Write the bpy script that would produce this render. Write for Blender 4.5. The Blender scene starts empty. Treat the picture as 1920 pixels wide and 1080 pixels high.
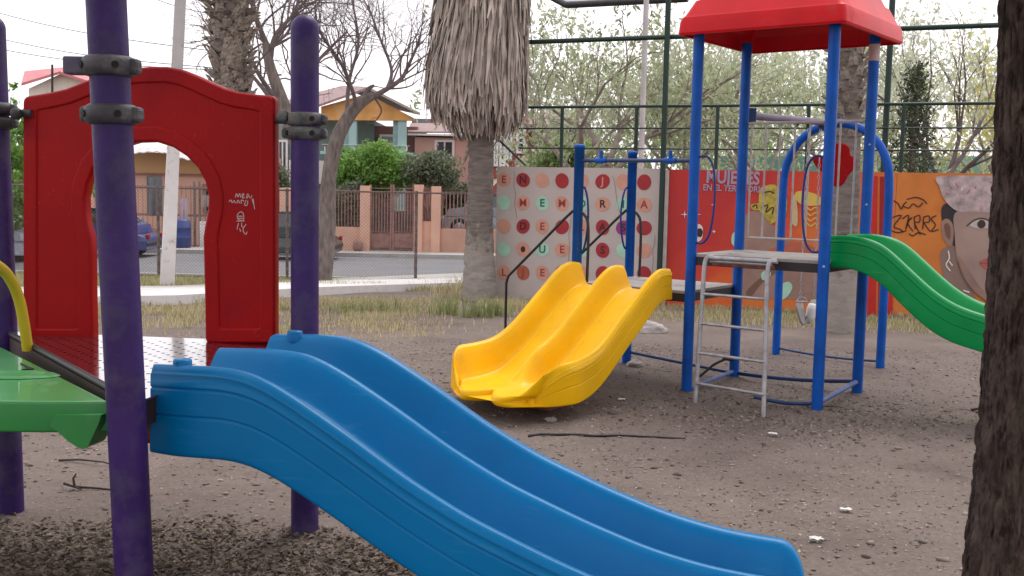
import bpy, bmesh, math, random
import numpy as np
from mathutils import Vector, Matrix

# ------------------------------------------------------------------ camera, sky, sun, exposure
scene = bpy.context.scene
scene.render.resolution_x, scene.render.resolution_y = 1024, 576
FPX = 2000.0                       # focal length in photo pixels (photo is 1920 wide)
CAMZ = 1.5
TH = math.atan(190 / FPX)          # pitch down
RO = math.atan(0.02)               # small roll
_F = Vector((0, math.cos(TH), -math.sin(TH)))
_U0 = Vector((0, math.sin(TH), math.cos(TH)))
_R0 = Vector((1, 0, 0))
_R = _R0 * math.cos(RO) + _U0 * math.sin(RO)
_U = -_R0 * math.sin(RO) + _U0 * math.cos(RO)
cam_d = bpy.data.cameras.new('camera')
cam = bpy.data.objects.new('camera', cam_d)
scene.collection.objects.link(cam)
M = Matrix.Identity(4)
for i in range(3):
    M[i][0] = _R[i]; M[i][1] = _U[i]; M[i][2] = -_F[i]
M[2][3] = CAMZ
cam.matrix_world = M
cam_d.sensor_width = 36
cam_d.lens = 36 * FPX / 1920
cam_d.clip_start = 0.05
cam_d.clip_end = 2000
scene.camera = cam

SUN_EL, SUN_AZ = math.radians(58), math.radians(28)      # azimuth from +y towards +x
world = bpy.data.worlds.new('World'); scene.world = world; world.use_nodes = True
nt = world.node_tree; N = nt.nodes; L = nt.links; N.clear()
sky = N.new('ShaderNodeTexSky'); sky.sky_type = 'NISHITA'; sky.sun_disc = False
sky.sun_elevation = SUN_EL; sky.sun_rotation = SUN_AZ; sky.air_density = 1.0; sky.dust_density = 4.0
hs = N.new('ShaderNodeHueSaturation'); hs.inputs['Saturation'].default_value = 0.25; hs.inputs['Value'].default_value = 1.0
mx = N.new('ShaderNodeMix'); mx.data_type = 'RGBA'; mx.inputs[0].default_value = 0.72
mx.inputs[7].default_value = (9.9, 9.45, 9.9, 1)          # even cloud cover
bg = N.new('ShaderNodeBackground'); bg.inputs['Strength'].default_value = 0.12
wo = N.new('ShaderNodeOutputWorld')
L.new(sky.outputs[0], hs.inputs['Color']); L.new(hs.outputs[0], mx.inputs[6]); L.new(mx.outputs[2], bg.inputs[0]); L.new(bg.outputs[0], wo.inputs[0])
sun_d = bpy.data.lights.new('sun', 'SUN'); sun_d.energy = 1.1; sun_d.angle = math.radians(22); sun_d.color = (1, 0.96, 0.9)
sun = bpy.data.objects.new('sun', sun_d); scene.collection.objects.link(sun)
_s = Vector((math.sin(SUN_AZ) * math.cos(SUN_EL), math.cos(SUN_AZ) * math.cos(SUN_EL), math.sin(SUN_EL)))
sun.rotation_euler = _s.to_track_quat('Z', 'Y').to_euler()
sun.location = _s * 30
vs = scene.view_settings
vs.view_transform = 'Standard'; vs.look = 'None'; vs.gamma = 1; vs.exposure = 0.60; vs.use_curve_mapping = False

# ------------------------------------------------------------------ surveying helpers
rnd = random.Random(7)
rng = np.random.default_rng(11)
def ray(px, py):
    d = _F * FPX + _R * (px - 960) + _U * (540 - py)
    return d
def P(px, py, Y):
    d = ray(px, py); k = Y / d.y
    return Vector((d.x * k, Y, CAMZ + d.z * k))
def AZ(px, py, z):
    d = ray(px, py); k = (z - CAMZ) / d.z
    return Vector((d.x * k, d.y * k, z))
def tz0(y):
    return np.interp(y, [-50, 9.5, 15, 19, 24, 26, 600], [0, 0, -0.17, -0.42, -0.76, -0.8, -0.8])
def hashn(ix, iy, s=0):
    n = (ix.astype(np.int64) * 374761393 + iy.astype(np.int64) * 668265263 + s * 974634777) & 0x7fffffff
    n = ((n ^ (n >> 13)) * 1274126177) & 0x7fffffff
    return ((n ^ (n >> 16)) & 0xffff) / 65535.0
def vnoise(x, y, s=0):
    x = np.asarray(x, float); y = np.asarray(y, float)
    ix = np.floor(x); iy = np.floor(y); fx = x - ix; fy = y - iy
    fx = fx * fx * (3 - 2 * fx); fy = fy * fy * (3 - 2 * fy)
    a = hashn(ix, iy, s); b = hashn(ix + 1, iy, s); c = hashn(ix, iy + 1, s); d = hashn(ix + 1, iy + 1, s)
    return (a * (1 - fx) + b * fx) * (1 - fy) + (c * (1 - fx) + d * fx) * fy
def fbm(x, y, s=0, o=4):
    r = 0; a = 0.5; t = 0
    for k in range(o):
        r = r + a * vnoise(np.asarray(x) * 2 ** k + 17 * k, np.asarray(y) * 2 ** k + 5 * k, s + k); t += a; a *= 0.5
    return r / t
def terr(x, y):
    x = np.asarray(x, float); y = np.asarray(y, float)
    amp = np.interp(y, [0, 23.5, 24.5], [1, 1, 0.1])
    h = tz0(y) + amp * ((fbm(x * 0.7, y * 0.7, 3) - 0.5) * 0.05 + (fbm(x * 4, y * 4, 9) - 0.5) * 0.022 + (fbm(x * 16, y * 16, 5, 2) - 0.5) * 0.012)
    for bx_, by_, hh_, rr_ in SOIL: h = h + hh_ * np.exp(-((x - bx_) ** 2 + (y - by_) ** 2) / rr_ ** 2)
    return h - 0.006
# soil heaped at post feet, hollows worn where slides land
SOIL = [(-.876, 4.49, .022, .13), (-1.15, 3.25, .02, .13), (-2.23, 4.66, .02, .13), (1.32, 7.86, .02, .1), (2.13, 7.28, .022, .1), (1.81, 8.54, .018, .1), (2.62, 7.96, .02, .1), (.51, 8.45, .02, .1), (1.0, 9.13, .02, .1), (-.02, 6.85, -.045, .45), (1.15, 3.1, -.05, .45), (1.7, 7.3, -.018, .3)]
def gz(x, y): return float(terr(np.array([x]), np.array([y]))[0])
def G(px, py):
    d = ray(px, py)
    lo, hi = 0.5, 200.0
    for _ in range(60):
        m = (lo + hi) / 2; k = m / d.y
        if CAMZ + d.z * k > float(tz0(m)): lo = m
        else: hi = m
    k = lo / d.y
    return Vector((d.x * k, lo, float(tz0(lo))))
class Plane2:
    """vertical plane through two ground points; s runs from a to b"""
    def __init__(s, a, b):
        s.a = Vector((a[0], a[1], 0)); s.b = Vector((b[0], b[1], 0)); s.u = (s.b - s.a).normalized()
        s.n = Vector((s.u.y, -s.u.x, 0))          # towards the camera side
        if s.n.y > 0: s.n = -s.n
    def hit(s, px, py):
        d = ray(px, py); o = Vector((0, 0, CAMZ))
        t = (s.a - o).dot(s.n) / d.dot(s.n)
        p = o + d * t
        return ((p - s.a).dot(s.u), p.z)
    def w(s, q, z, off=0.0):
        p = s.a + s.u * q + s.n * off; p.z = z; return p
    def mat(s, off=0.0, org=Vector((0, 0, 0))):
        # local x along u, local y up, local z = u x up
        zz = s.u.cross(Vector((0, 0, 1)))
        m = Matrix.Identity(4)
        for i in range(3):
            m[i][0] = s.u[i]; m[i][1] = (0, 0, 1)[i]; m[i][2] = zz[i]
        t = s.a + s.n * off - org
        m[0][3], m[1][3], m[2][3] = t
        return m

# ------------------------------------------------------------------ object helpers
C = scene.collection
ORG = {}
def link(o, parent=None):
    C.objects.link(o)
    if parent is not None: o.parent = parent
    return o
def thing(name, label, cat, loc=(0, 0, 0), group=None):
    o = bpy.data.objects.new(name, None); o.location = loc; o.empty_display_size = 0.2
    link(o); o['label'] = label; o['category'] = cat
    if group: o['group'] = group
    ORG[o.name] = Vector(loc)
    return o
def org(o):
    v = Vector((0, 0, 0))
    while o is not None:
        v += Vector(o.location); o = o.parent
    return v
def finish(o, parent, label, cat, kind, group):
    link(o, parent)
    if label: o['label'] = label
    if cat: o['category'] = cat
    if kind: o['kind'] = kind
    if group: o['group'] = group
    return o
def npmesh(name, V, F4=None, F3=None, mat=None, parent=None, smooth=False, label=None, cat=None, kind=None, group=None):
    V = np.asarray(V, dtype=np.float32).reshape(-1, 3)
    if parent is not None:
        V = V - np.array(org(parent), dtype=np.float32)
    me = bpy.data.meshes.new(name)
    n4 = 0 if F4 is None else len(F4); n3 = 0 if F3 is None else len(F3)
    me.vertices.add(len(V)); me.vertices.foreach_set('co', V.ravel())
    me.loops.add(n4 * 4 + n3 * 3); me.polygons.add(n4 + n3)
    idx = []
    if n4: idx.append(np.asarray(F4, dtype=np.int32).ravel())
    if n3: idx.append(np.asarray(F3, dtype=np.int32).ravel())
    me.loops.foreach_set('vertex_index', np.concatenate(idx))
    st = np.concatenate([np.arange(n4) * 4, n4 * 4 + np.arange(n3) * 3]).astype(np.int32)
    me.polygons.foreach_set('loop_start', st)
    me.update(calc_edges=True)
    if smooth: me.polygons.foreach_set('use_smooth', np.ones(n4 + n3, dtype=bool))
    if mat: me.materials.append(mat)
    me.validate()
    o = bpy.data.objects.new(name, me)
    return finish(o, parent, label, cat, kind, group)
class MB:
    def __init__(s): s.v = []; s.f = []; s.sm = []
    def add(s, vs, fs, smooth=False):
        b = len(s.v); s.v += [tuple(v) for v in vs]; s.f += [tuple(i + b for i in f) for f in fs]; s.sm += [smooth] * len(fs)
        return s
    def box(s, c, size, ax=None, bev=0.0):
        c = Vector(c); hx, hy, hz = size[0] / 2, size[1] / 2, size[2] / 2
        if ax is None: ax = (Vector((1, 0, 0)), Vector((0, 1, 0)), Vector((0, 0, 1)))
        bm = bmesh.new()
        bmesh.ops.create_cube(bm, size=1)
        for v in bm.verts: v.co = Vector((v.co.x * 2 * hx, v.co.y * 2 * hy, v.co.z * 2 * hz))
        if bev > 0:
            bmesh.ops.bevel(bm, geom=list(bm.edges), offset=min(bev, hx * .9, hy * .9, hz * .9), segments=2, affect='EDGES', profile=0.5)
        vs = [c + ax[0] * v.co.x + ax[1] * v.co.y + ax[2] * v.co.z for v in bm.verts]
        bm.verts.index_update()
        s.add(vs, [[v.index for v in f.verts] for f in bm.faces]); bm.free()
        return s
    def tube(s, pts, r, n=12, cap=True, smooth=True):
        pts = [Vector(p) for p in pts]; m = len(pts)
        rs = r if hasattr(r, '__len__') else [r] * m
        vs = []; fs = []
        t0 = (pts[1] - pts[0]).normalized()
        ref = Vector((0, 0, 1)) if abs(t0.z) < 0.9 else Vector((1, 0, 0))
        x = t0.cross(ref).normalized()
        for i, p in enumerate(pts):
            if i == 0: t = t0
            elif i == m - 1: t = (pts[-1] - pts[-2]).normalized()
            else: t = ((pts[i + 1] - p).normalized() + (p - pts[i - 1]).normalized()).normalized()
            x = (x - t * x.dot(t)).normalized(); y = t.cross(x)
            for k in range(n):
                a = 2 * math.pi * k / n
                vs.append(p + (x * math.cos(a) + y * math.sin(a)) * rs[i])
        for i in range(m - 1):
            for k in range(n):
                fs.append((i * n + k, i * n + (k + 1) % n, (i + 1) * n + (k + 1) % n, (i + 1) * n + k))
        s.add(vs, fs, smooth)
        if cap:
            s.add([vs[k] for k in range(n)], [list(range(n))[::-1]])
            s.add([vs[(m - 1) * n + k] for k in range(n)], [list(range(n))])
        return s
    def lathe(s, base, axis, prof, n=20):
        """prof: list of (radius, height along axis)"""
        base = Vector(base); axis = Vector(axis).normalized()
        ref = Vector((1, 0, 0)) if abs(axis.x) < 0.9 else Vector((0, 1, 0))
        x = axis.cross(ref).normalized(); y = axis.cross(x)
        vs = []; fs = []
        for (r, h) in prof:
            for k in range(n):
                a = 2 * math.pi * k / n
                vs.append(base + axis * h + (x * math.cos(a) + y * math.sin(a)) * max(r, 1e-4))
        for i in range(len(prof) - 1):
            for k in range(n):
                fs.append((i * n + k, i * n + (k + 1) % n, (i + 1) * n + (k + 1) % n, (i + 1) * n + k))
        s.add(vs, fs, True)
        s.add([vs[k] for k in range(n)], [list(range(n))[::-1]])
        m = len(prof) - 1
        s.add([vs[m * n + k] for k in range(n)], [list(range(n))])
        return s
    def prism(s, poly, ext):
        """poly: list of 3D points, ext: extrusion vector"""
        poly = [Vector(p) for p in poly]; n = len(poly); e = Vector(ext)
        vs = poly + [p + e for p in poly]
        fs = [list(range(n))[::-1], [i + n for i in range(n)]] + [(i, (i + 1) % n, (i + 1) % n + n, i + n) for i in range(n)]
        return s.add(vs, fs)
    def build(s, name, mat=None, parent=None, label=None, cat=None, kind=None, group=None, fix=True):
        o0 = org(parent) if parent is not None else Vector((0, 0, 0))
        me = bpy.data.meshes.new(name)
        me.from_pydata([tuple(Vector(v) - o0) for v in s.v], [], s.f)
        me.polygons.foreach_set('use_smooth', s.sm)
        me.validate()
        if fix:
            bm = bmesh.new(); bm.from_mesh(me); bmesh.ops.recalc_face_normals(bm, faces=bm.faces); bm.to_mesh(me); bm.free()
        me.update()
        if mat: me.materials.append(mat)
        o = bpy.data.objects.new(name, me)
        return finish(o, parent, label, cat, kind, group)
def curve_mesh(splines, extrude=0.01, bevel=0.0, bres=2):
    cu = bpy.data.curves.new('tmp', 'CURVE'); cu.dimensions = '2D'; cu.fill_mode = 'BOTH'
    cu.extrude = extrude; cu.bevel_depth = bevel; cu.bevel_resolution = bres
    for sp in splines:
        q = cu.splines.new('POLY'); q.points.add(len(sp) - 1); q.use_cyclic_u = True
        for i, p in enumerate(sp): q.points[i].co = (p[0], p[1], 0, 1)
    o = bpy.data.objects.new('tmp', cu); C.objects.link(o)
    dg = bpy.context.evaluated_depsgraph_get()
    me = bpy.data.meshes.new_from_object(o.evaluated_get(dg))
    bpy.data.objects.remove(o); bpy.data.curves.remove(cu)
    return me
def text_mesh(txt, size, extrude=0.001, offset=0.0):
    cu = bpy.data.curves.new('tmp', 'FONT'); cu.body = txt; cu.size = size; cu.extrude = extrude; cu.offset = offset
    cu.align_x = 'CENTER'; cu.align_y = 'CENTER'; cu.resolution_u = 3
    o = bpy.data.objects.new('tmp', cu); C.objects.link(o)
    dg = bpy.context.evaluated_depsgraph_get()
    me = bpy.data.meshes.new_from_object(o.evaluated_get(dg))
    bpy.data.objects.remove(o); bpy.data.curves.remove(cu)
    return me
def place_mesh(name, me, mtx, mat, parent=None, smooth=False, **k):
    """mtx in world space; baked into the mesh relative to the parent's origin"""
    me.name = name
    o0 = org(parent) if parent is not None else Vector((0, 0, 0))
    me.transform(Matrix.Translation(-o0) @ mtx)
    me.materials.clear(); me.materials.append(mat)
    if smooth: me.shade_smooth()
    o = bpy.data.objects.new(name, me)
    return finish(o, parent, k.get('label'), k.get('cat'), k.get('kind'), k.get('group'))
def catmull(pts, n=6, closed=True):
    out = []; m = len(pts)
    rngi = range(m) if closed else range(m - 1)
    for i in rngi:
        g = lambda j: np.array(pts[j % m] if closed else pts[min(max(j, 0), m - 1)], float)
        p0, p1, p2, p3 = g(i - 1), g(i), g(i + 1), g(i + 2)
        for k in range(n):
            t = k / n
            out.append(tuple(0.5 * ((2 * p1) + (-p0 + p2) * t + (2 * p0 - 5 * p1 + 4 * p2 - p3) * t * t + (-p0 + 3 * p1 - 3 * p2 + p3) * t ** 3)))
    if not closed: out.append(tuple(pts[-1]))
    return out

# ------------------------------------------------------------------ materials
def mat(name, col, rough=0.7, var=0.12, scale=6.0, bump=0.0, bscale=30.0, spec=0.5, metal=0.0, col2=None, c2fac=0.5, detail=6, coat=0.0, island=0.0, dirt=None, dscale=3.0, dth=0.55, stretch=None, scratch=None, rot=0.0):
    m = bpy.data.materials.new(name); m.use_nodes = True
    t = m.node_tree; n = t.nodes; l = t.links; b = n['Principled BSDF']
    b.inputs['Roughness'].default_value = rough; b.inputs['Metallic'].default_value = metal
    b.inputs['Specular IOR Level'].default_value = spec; b.inputs['Coat Weight'].default_value = coat
    tc = n.new('ShaderNodeTexCoord'); src = tc.outputs['Object']
    if stretch:
        mp = n.new('ShaderNodeMapping'); mp.inputs['Scale'].default_value = stretch; l.new(src, mp.inputs[0]); src = mp.outputs[0]
    nz = n.new('ShaderNodeTexNoise'); nz.inputs['Scale'].default_value = scale; nz.inputs['Detail'].default_value = detail; l.new(src, nz.inputs['Vector'])
    cr = n.new('ShaderNodeValToRGB'); l.new(nz.outputs['Fac'], cr.inputs[0])
    c = Vector(col); c2 = Vector(col2) if col2 else c * (1 - var * 1.6)
    cr.color_ramp.elements[0].position = 0.5 - 0.22; cr.color_ramp.elements[1].position = 0.5 + 0.22
    cr.color_ramp.elements[0].color = (*c2, 1); cr.color_ramp.elements[1].color = (*(c * (1 + var) if not col2 else c), 1)
    out = cr.outputs[0]
    if dirt:
        dn = n.new('ShaderNodeTexNoise'); dn.inputs['Scale'].default_value = dscale; dn.inputs['Detail'].default_value = 8; dn.inputs['Roughness'].default_value = 0.65; l.new(src, dn.inputs['Vector'])
        dr = n.new('ShaderNodeValToRGB'); dr.color_ramp.elements[0].position = dth; dr.color_ramp.elements[1].position = dth + 0.15; l.new(dn.outputs['Fac'], dr.inputs[0])
        mm = n.new('ShaderNodeMix'); mm.data_type = 'RGBA'; l.new(dr.outputs[0], mm.inputs[0]); l.new(out, mm.inputs[6]); mm.inputs[7].default_value = (*dirt, 1); out = mm.outputs[2]
        rr = n.new('ShaderNodeMapRange'); rr.inputs[3].default_value = rough; rr.inputs[4].default_value = min(1, rough + 0.3); l.new(dr.outputs[0], rr.inputs[0]); l.new(rr.outputs[0], b.inputs['Roughness'])
    if scratch:
        mq = n.new('ShaderNodeMapping'); mq.inputs['Rotation'].default_value = (0, 0, rot); l.new(tc.outputs['Object'], mq.inputs[0])
        ms = n.new('ShaderNodeMapping'); ms.inputs['Scale'].default_value = (1.3, 26, 26); l.new(mq.outputs[0], ms.inputs[0])
        sn = n.new('ShaderNodeTexNoise'); sn.inputs['Scale'].default_value = 2.2; sn.inputs['Detail'].default_value = 5; l.new(ms.outputs[0], sn.inputs['Vector'])
        sr = n.new('ShaderNodeValToRGB'); sr.color_ramp.elements[0].position = 0.60; sr.color_ramp.elements[1].position = 0.72; sr.color_ramp.elements[1].color = (.32, .32, .32, 1); l.new(sn.outputs['Fac'], sr.inputs[0])
        bn = n.new('ShaderNodeTexNoise'); bn.inputs['Scale'].default_value = 2.6; bn.inputs['Detail'].default_value = 3; l.new(tc.outputs['Object'], bn.inputs['Vector'])
        br = n.new('ShaderNodeValToRGB'); br.color_ramp.elements[0].position = 0.42; br.color_ramp.elements[1].position = 0.62; l.new(bn.outputs['Fac'], br.inputs[0])
        mu = n.new('ShaderNodeMath'); mu.operation = 'MULTIPLY'; l.new(sr.outputs[0], mu.inputs[0]); l.new(br.outputs[0], mu.inputs[1])
        mm = n.new('ShaderNodeMix'); mm.data_type = 'RGBA'; l.new(mu.outputs[0], mm.inputs[0]); l.new(out, mm.inputs[6]); mm.inputs[7].default_value = (*scratch, 1); out = mm.outputs[2]
    if island > 0:
        ge = n.new('ShaderNodeNewGeometry'); h = n.new('ShaderNodeHueSaturation')
        mr = n.new('ShaderNodeMapRange'); mr.inputs[3].default_value = 1 - island; mr.inputs[4].default_value = 1 + island
        l.new(ge.outputs['Random Per Island'], mr.inputs[0]); l.new(mr.outputs[0], h.inputs['Value'])
        l.new(out, h.inputs['Color']); out = h.outputs[0]
    l.new(out, b.inputs['Base Color'])
    if bump > 0:
        n2 = n.new('ShaderNodeTexNoise'); n2.inputs['Scale'].default_value = bscale; n2.inputs['Detail'].default_value = 8; l.new(src, n2.inputs['Vector'])
        bp = n.new('ShaderNodeBump'); bp.inputs['Strength'].default_value = bump; bp.inputs['Distance'].default_value = 0.02; l.new(n2.outputs['Fac'], bp.inputs['Height']); l.new(bp.outputs[0], b.inputs['Normal'])
    return m
def leafmat(name, c1, c2, trans=0.45, rough=0.6):
    m = bpy.data.materials.new(name); m.use_nodes = True
    t = m.node_tree; n = t.nodes; l = t.links; n.clear()
    o = n.new('ShaderNodeOutputMaterial'); ge = n.new('ShaderNodeNewGeometry'); cr = n.new('ShaderNodeValToRGB')
    cr.color_ramp.elements[0].color = (*c1, 1); cr.color_ramp.elements[1].color = (*c2, 1)
    l.new(ge.outputs['Random Per Island'], cr.inputs[0])
    d = n.new('ShaderNodeBsdfPrincipled'); d.inputs['Roughness'].default_value = rough; tr = n.new('ShaderNodeBsdfTranslucent')
    l.new(cr.outputs[0], d.inputs['Base Color']); l.new(cr.outputs[0], tr.inputs['Color'])
    mx = n.new('ShaderNodeMixShader'); mx.inputs[0].default_value = trans
    l.new(d.outputs[0], mx.inputs[1]); l.new(tr.outputs[0], mx.inputs[2]); l.new(mx.outputs[0], o.inputs['Surface'])
    return m
def glassmat(name, col=(0.03, 0.035, 0.04)):
    return mat(name, col, 0.08, 0.1, 2.0, spec=0.8)
m_purple = mat('purple_paint', (0.040, 0.014, 0.118), 0.45, 0.22, 5, 0.10, 60, spec=.28, dirt=(0.066, 0.046, 0.115), dscale=6, dth=0.46)
m_purple_worn = mat('worn_purple_paint', (0.075, 0.055, 0.13), 0.5, 0.1, 5, 0.06, 60, dirt=(0.14, 0.125, 0.16), dscale=3, dth=0.48)
m_clamp = mat('weathered_clamp', (0.050, 0.043, 0.055), 0.55, 0.3, 14, 0.15, 80, dirt=(0.15, 0.145, 0.13), dscale=9, dth=0.5)
m_dark = mat('hole_shade', (0.008, 0.007, 0.008), 0.8)  # near-black colour standing for the shade inside holes
m_blueslide = mat('blue_plastic', (0.000, 0.155, 0.39), 0.32, 0.10, 1.3, 0.02, 120, spec=.20, dirt=(0.004, 0.195, 0.43), dscale=1.6, dth=0.60, scratch=(0.07, 0.26, 0.44), rot=math.radians(17))
m_blue = mat('blue_paint', (0.003, 0.085, 0.42), 0.38, 0.16, 6, 0.03, 60, spec=.22, dirt=(0.05, 0.13, 0.36), dscale=7, dth=0.62)
m_bluedark = mat('dark_blue_paint', (0.008, 0.035, 0.14), 0.45, 0.15, 8)
m_yellow = mat('yellow_plastic', (0.86, 0.47, 0.000), 0.36, 0.10, 2, 0.02, 120, spec=.18, dirt=(0.66, 0.38, 0.03), dscale=1.8, dth=0.58, scratch=(0.62, 0.42, 0.16), rot=math.radians(-50))
m_yellowpipe = mat('yellow_paint', (0.55, 0.40, 0.02), 0.4, 0.08, 8)
m_green = mat('green_plastic', (0.000, 0.25, 0.060), 0.32, 0.10, 3, 0.02, 120, spec=.22, dirt=(0.02, 0.29, 0.10), dscale=2.5, dth=0.60, scratch=(0.10, 0.34, 0.18), rot=math.radians(36))
m_greenc = mat('green_climber_plastic', (0.02, 0.23, 0.045), 0.40, 0.06, 3, 0.01, 100, coat=.35, dirt=(0.07, 0.25, 0.09), dscale=3.5, dth=0.56)
m_red = mat('red_plastic', (0.33, 0.000, 0.002), 0.42, 0.08, 2.5, 0.02, 90, spec=.18, dirt=(0.21, 0.003, 0.012), dscale=2.2, dth=0.58, scratch=(0.42, 0.05, 0.06), rot=math.radians(60))
m_redroof = mat('red_roof_plastic', (0.60, 0.006, 0.012), 0.40, 0.12, 2.5, 0.02, 90, spec=.2, dirt=(0.50, 0.04, 0.045), dscale=2.5, dth=0.6)
m_deck = mat('dark_red_coated_steel', (0.060, 0.012, 0.014), 0.14, 0.3, 8, 0.04, 40, spec=0.7, coat=1.0)
m_deck.node_tree.nodes['Principled BSDF'].inputs['Coat IOR'].default_value = 2.1
m_deck.node_tree.nodes['Principled BSDF'].inputs['Coat Roughness'].default_value = 0.06
m_greydeck = mat('grey_deck', (0.30, 0.27, 0.25), 0.6, 0.15, 6, 0.1, 60, dirt=(0.18, 0.14, 0.12), dscale=4, dth=0.55)
m_blackskirt = mat('black_deck_frame', (0.02, 0.015, 0.02), 0.6, 0.2, 6)
m_steel = mat('galvanised_pipe', (0.38, 0.37, 0.39), 0.42, 0.18, 18, 0.06, 80, metal=0.35, dirt=(0.30, 0.24, 0.20), dscale=10, dth=0.6)
m_rail = mat('pale_rail_paint', (0.42, 0.38, 0.36), 0.5, 0.15, 18, dirt=(0.20, 0.10, 0.07), dscale=12, dth=0.62)
m_black = mat('black_paint', (0.018, 0.016, 0.018), 0.5, 0.2, 10)
m_greenpost = mat('dark_green_paint', (0.004, 0.028, 0.020), 0.5, 0.15, 8)
m_whitewash = mat('flaking_whitewash', (0.78, 0.75, 0.74), 0.9, 0.05, 5, 0.25, 40, dirt=(0.45, 0.38, 0.33), dscale=7, dth=0.57)
m_concrete = mat('concrete', (0.42, 0.40, 0.38), 0.9, 0.1, 3, 0.2, 60, dirt=(0.28, 0.25, 0.22), dscale=2, dth=0.6)
m_polegrey = mat('pale_grey_paint', (0.55, 0.52, 0.52), 0.6, 0.08, 4, dirt=(0.30, 0.25, 0.2), dscale=3, dth=0.6)
m_asphalt = mat('asphalt', (0.17, 0.17, 0.18), 0.9, 0.08, 0.7, 0.2, 80, dirt=(0.125, 0.125, 0.13), dscale=0.4, dth=0.6)
m_kerbwhite = mat('white_kerb_paint', (0.70, 0.67, 0.66), 0.9, 0.06, 3, 0.15, 40, dirt=(0.40, 0.34, 0.30), dscale=3, dth=0.58)
m_tyre = mat('tyre_rubber', (0.02, 0.02, 0.02), 0.8)
m_glass = glassmat('dark_glass')
# ------------------------------------------------------------------ ground
def axis(segs):
    out = []
    for a, b, s in segs: out += list(np.arange(a, b, s))
    out.append(segs[-1][1]); return np.array(out)
gx = axis([(-600, -60, 60), (-60, -20, 4), (-20, -6, 0.5), (-6, 7, 0.045), (7, 20, 0.5), (20, 60, 4), (60, 600, 60)])
gy = axis([(-40, 0, 4), (0, 2, 0.25), (2, 11, 0.045), (11, 27, 0.12), (27, 60, 3), (60, 600, 60)])
X, Y = np.meshgrid(gx, gy); Zg = terr(X, Y)
nx, ny = len(gx), len(gy)
ii = (np.arange(ny - 1)[:, None] * nx + np.arange(nx - 1)[None, :]).ravel()
gm = bpy.data.materials.new('trodden_dirt'); gm.use_nodes = True
t = gm.node_tree; n = t.nodes; l = t.links; b = n['Principled BSDF']; b.inputs['Roughness'].default_value = 0.95; b.inputs['Specular IOR Level'].default_value = 0.2
tc = n.new('ShaderNodeTexCoord')
def nz(scale, det=6, rough=0.6):
    q = n.new('ShaderNodeTexNoise'); q.inputs['Scale'].default_value = scale; q.inputs['Detail'].default_value = det; q.inputs['Roughness'].default_value = rough
    l.new(tc.outputs['Object'], q.inputs['Vector']); return q.outputs['Fac']
def ramp(src, p0, p1, c0=(0, 0, 0), c1=(1, 1, 1)):
    q = n.new('ShaderNodeValToRGB'); q.color_ramp.elements[0].position = p0; q.color_ramp.elements[1].position = p1
    q.color_ramp.elements[0].color = (*c0, 1); q.color_ramp.elements[1].color = (*c1, 1); l.new(src, q.inputs[0]); return q.outputs[0]
def mixc(f, a, c):
    q = n.new('ShaderNodeMix'); q.data_type = 'RGBA'; l.new(f, q.inputs[0])
    if isinstance(a, tuple): q.inputs[6].default_value = (*a, 1)
    else: l.new(a, q.inputs[6])
    if isinstance(c, tuple): q.inputs[7].default_value = (*c, 1)
    else: l.new(c, q.inputs[7])
    return q.outputs[2]
base = ramp(nz(1.1, 5), 0.34, 0.66, (0.120, 0.091, 0.080), (0.225, 0.180, 0.160))
fine = ramp(nz(38, 8, 0.75), 0.36, 0.64, (0.085, 0.064, 0.056), (0.235, 0.19, 0.168))
c1 = n.new('ShaderNodeMix'); c1.data_type = 'RGBA'; c1.inputs[0].default_value = 0.42; l.new(base, c1.inputs[6]); l.new(fine, c1.inputs[7])
c2 = mixc(ramp(nz(0.55, 6, 0.7), 0.55, 0.66), c1.outputs[2], (0.115, 0.088, 0.078))
vo = n.new('ShaderNodeTexVoronoi'); vo.inputs['Scale'].default_value = 26; l.new(tc.outputs['Object'], vo.inputs['Vector'])
c3 = mixc(ramp(vo.outputs['Distance'], 0.10, 0.16, (1, 1, 1), (0, 0, 0)), c2, (0.27, 0.225, 0.195))
vo2 = n.new('ShaderNodeTexVoronoi'); vo2.inputs['Scale'].default_value = 17; l.new(tc.outputs['Object'], vo2.inputs['Vector'])
c4 = mixc(ramp(vo2.outputs['Distance'], 0.07, 0.13, (1, 1, 1), (0, 0, 0)), c3, (0.062, 0.045, 0.038))
l.new(c4, b.inputs['Base Color'])
bp = n.new('ShaderNodeBump'); bp.inputs['Strength'].default_value = 0.55; bp.inputs['Distance'].default_value = 0.012; l.new(nz(45, 8, 0.75), bp.inputs['Height']); l.new(bp.outputs[0], b.inputs['Normal'])
npmesh('ground', np.stack([X, Y, Zg], -1), F4=np.stack([ii, ii + 1, ii + nx + 1, ii + nx], -1), mat=gm, smooth=True, kind='structure')

# scattered quads (leaves, litter, grass blades) in numpy
def leafquads(pts, size, r, aspect=2.2, flat=0.0, droop=0.0, jitter=0.35):
    """rhombus leaves, two triangles each; flat -> lie on the ground"""
    n = len(pts); pts = np.asarray(pts, float)
    a = r.normal(size=(n, 3)); a[:, 2] *= (1 - flat); a[:, 2] -= droop
    a /= np.linalg.norm(a, axis=1, keepdims=True) + 1e-9
    b = r.normal(size=(n, 3)); b[:, 2] *= (1 - flat)
    b -= a * (a * b).sum(1, keepdims=True); b /= np.linalg.norm(b, axis=1, keepdims=True) + 1e-9
    L = size * (1 + jitter * r.normal(size=(n, 1))).clip(0.35, 2.2); W = L / aspect
    cv = np.cross(a, b)
    V = np.stack([pts - a * L / 2, pts + b * W / 2 + cv * W * 0.15, pts + a * L / 2, pts - b * W / 2 + cv * W * 0.15], 1).reshape(-1, 3)
    i = np.arange(n) * 4
    return V, np.stack([i, i + 1, i + 2, i + 3], -1)
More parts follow.
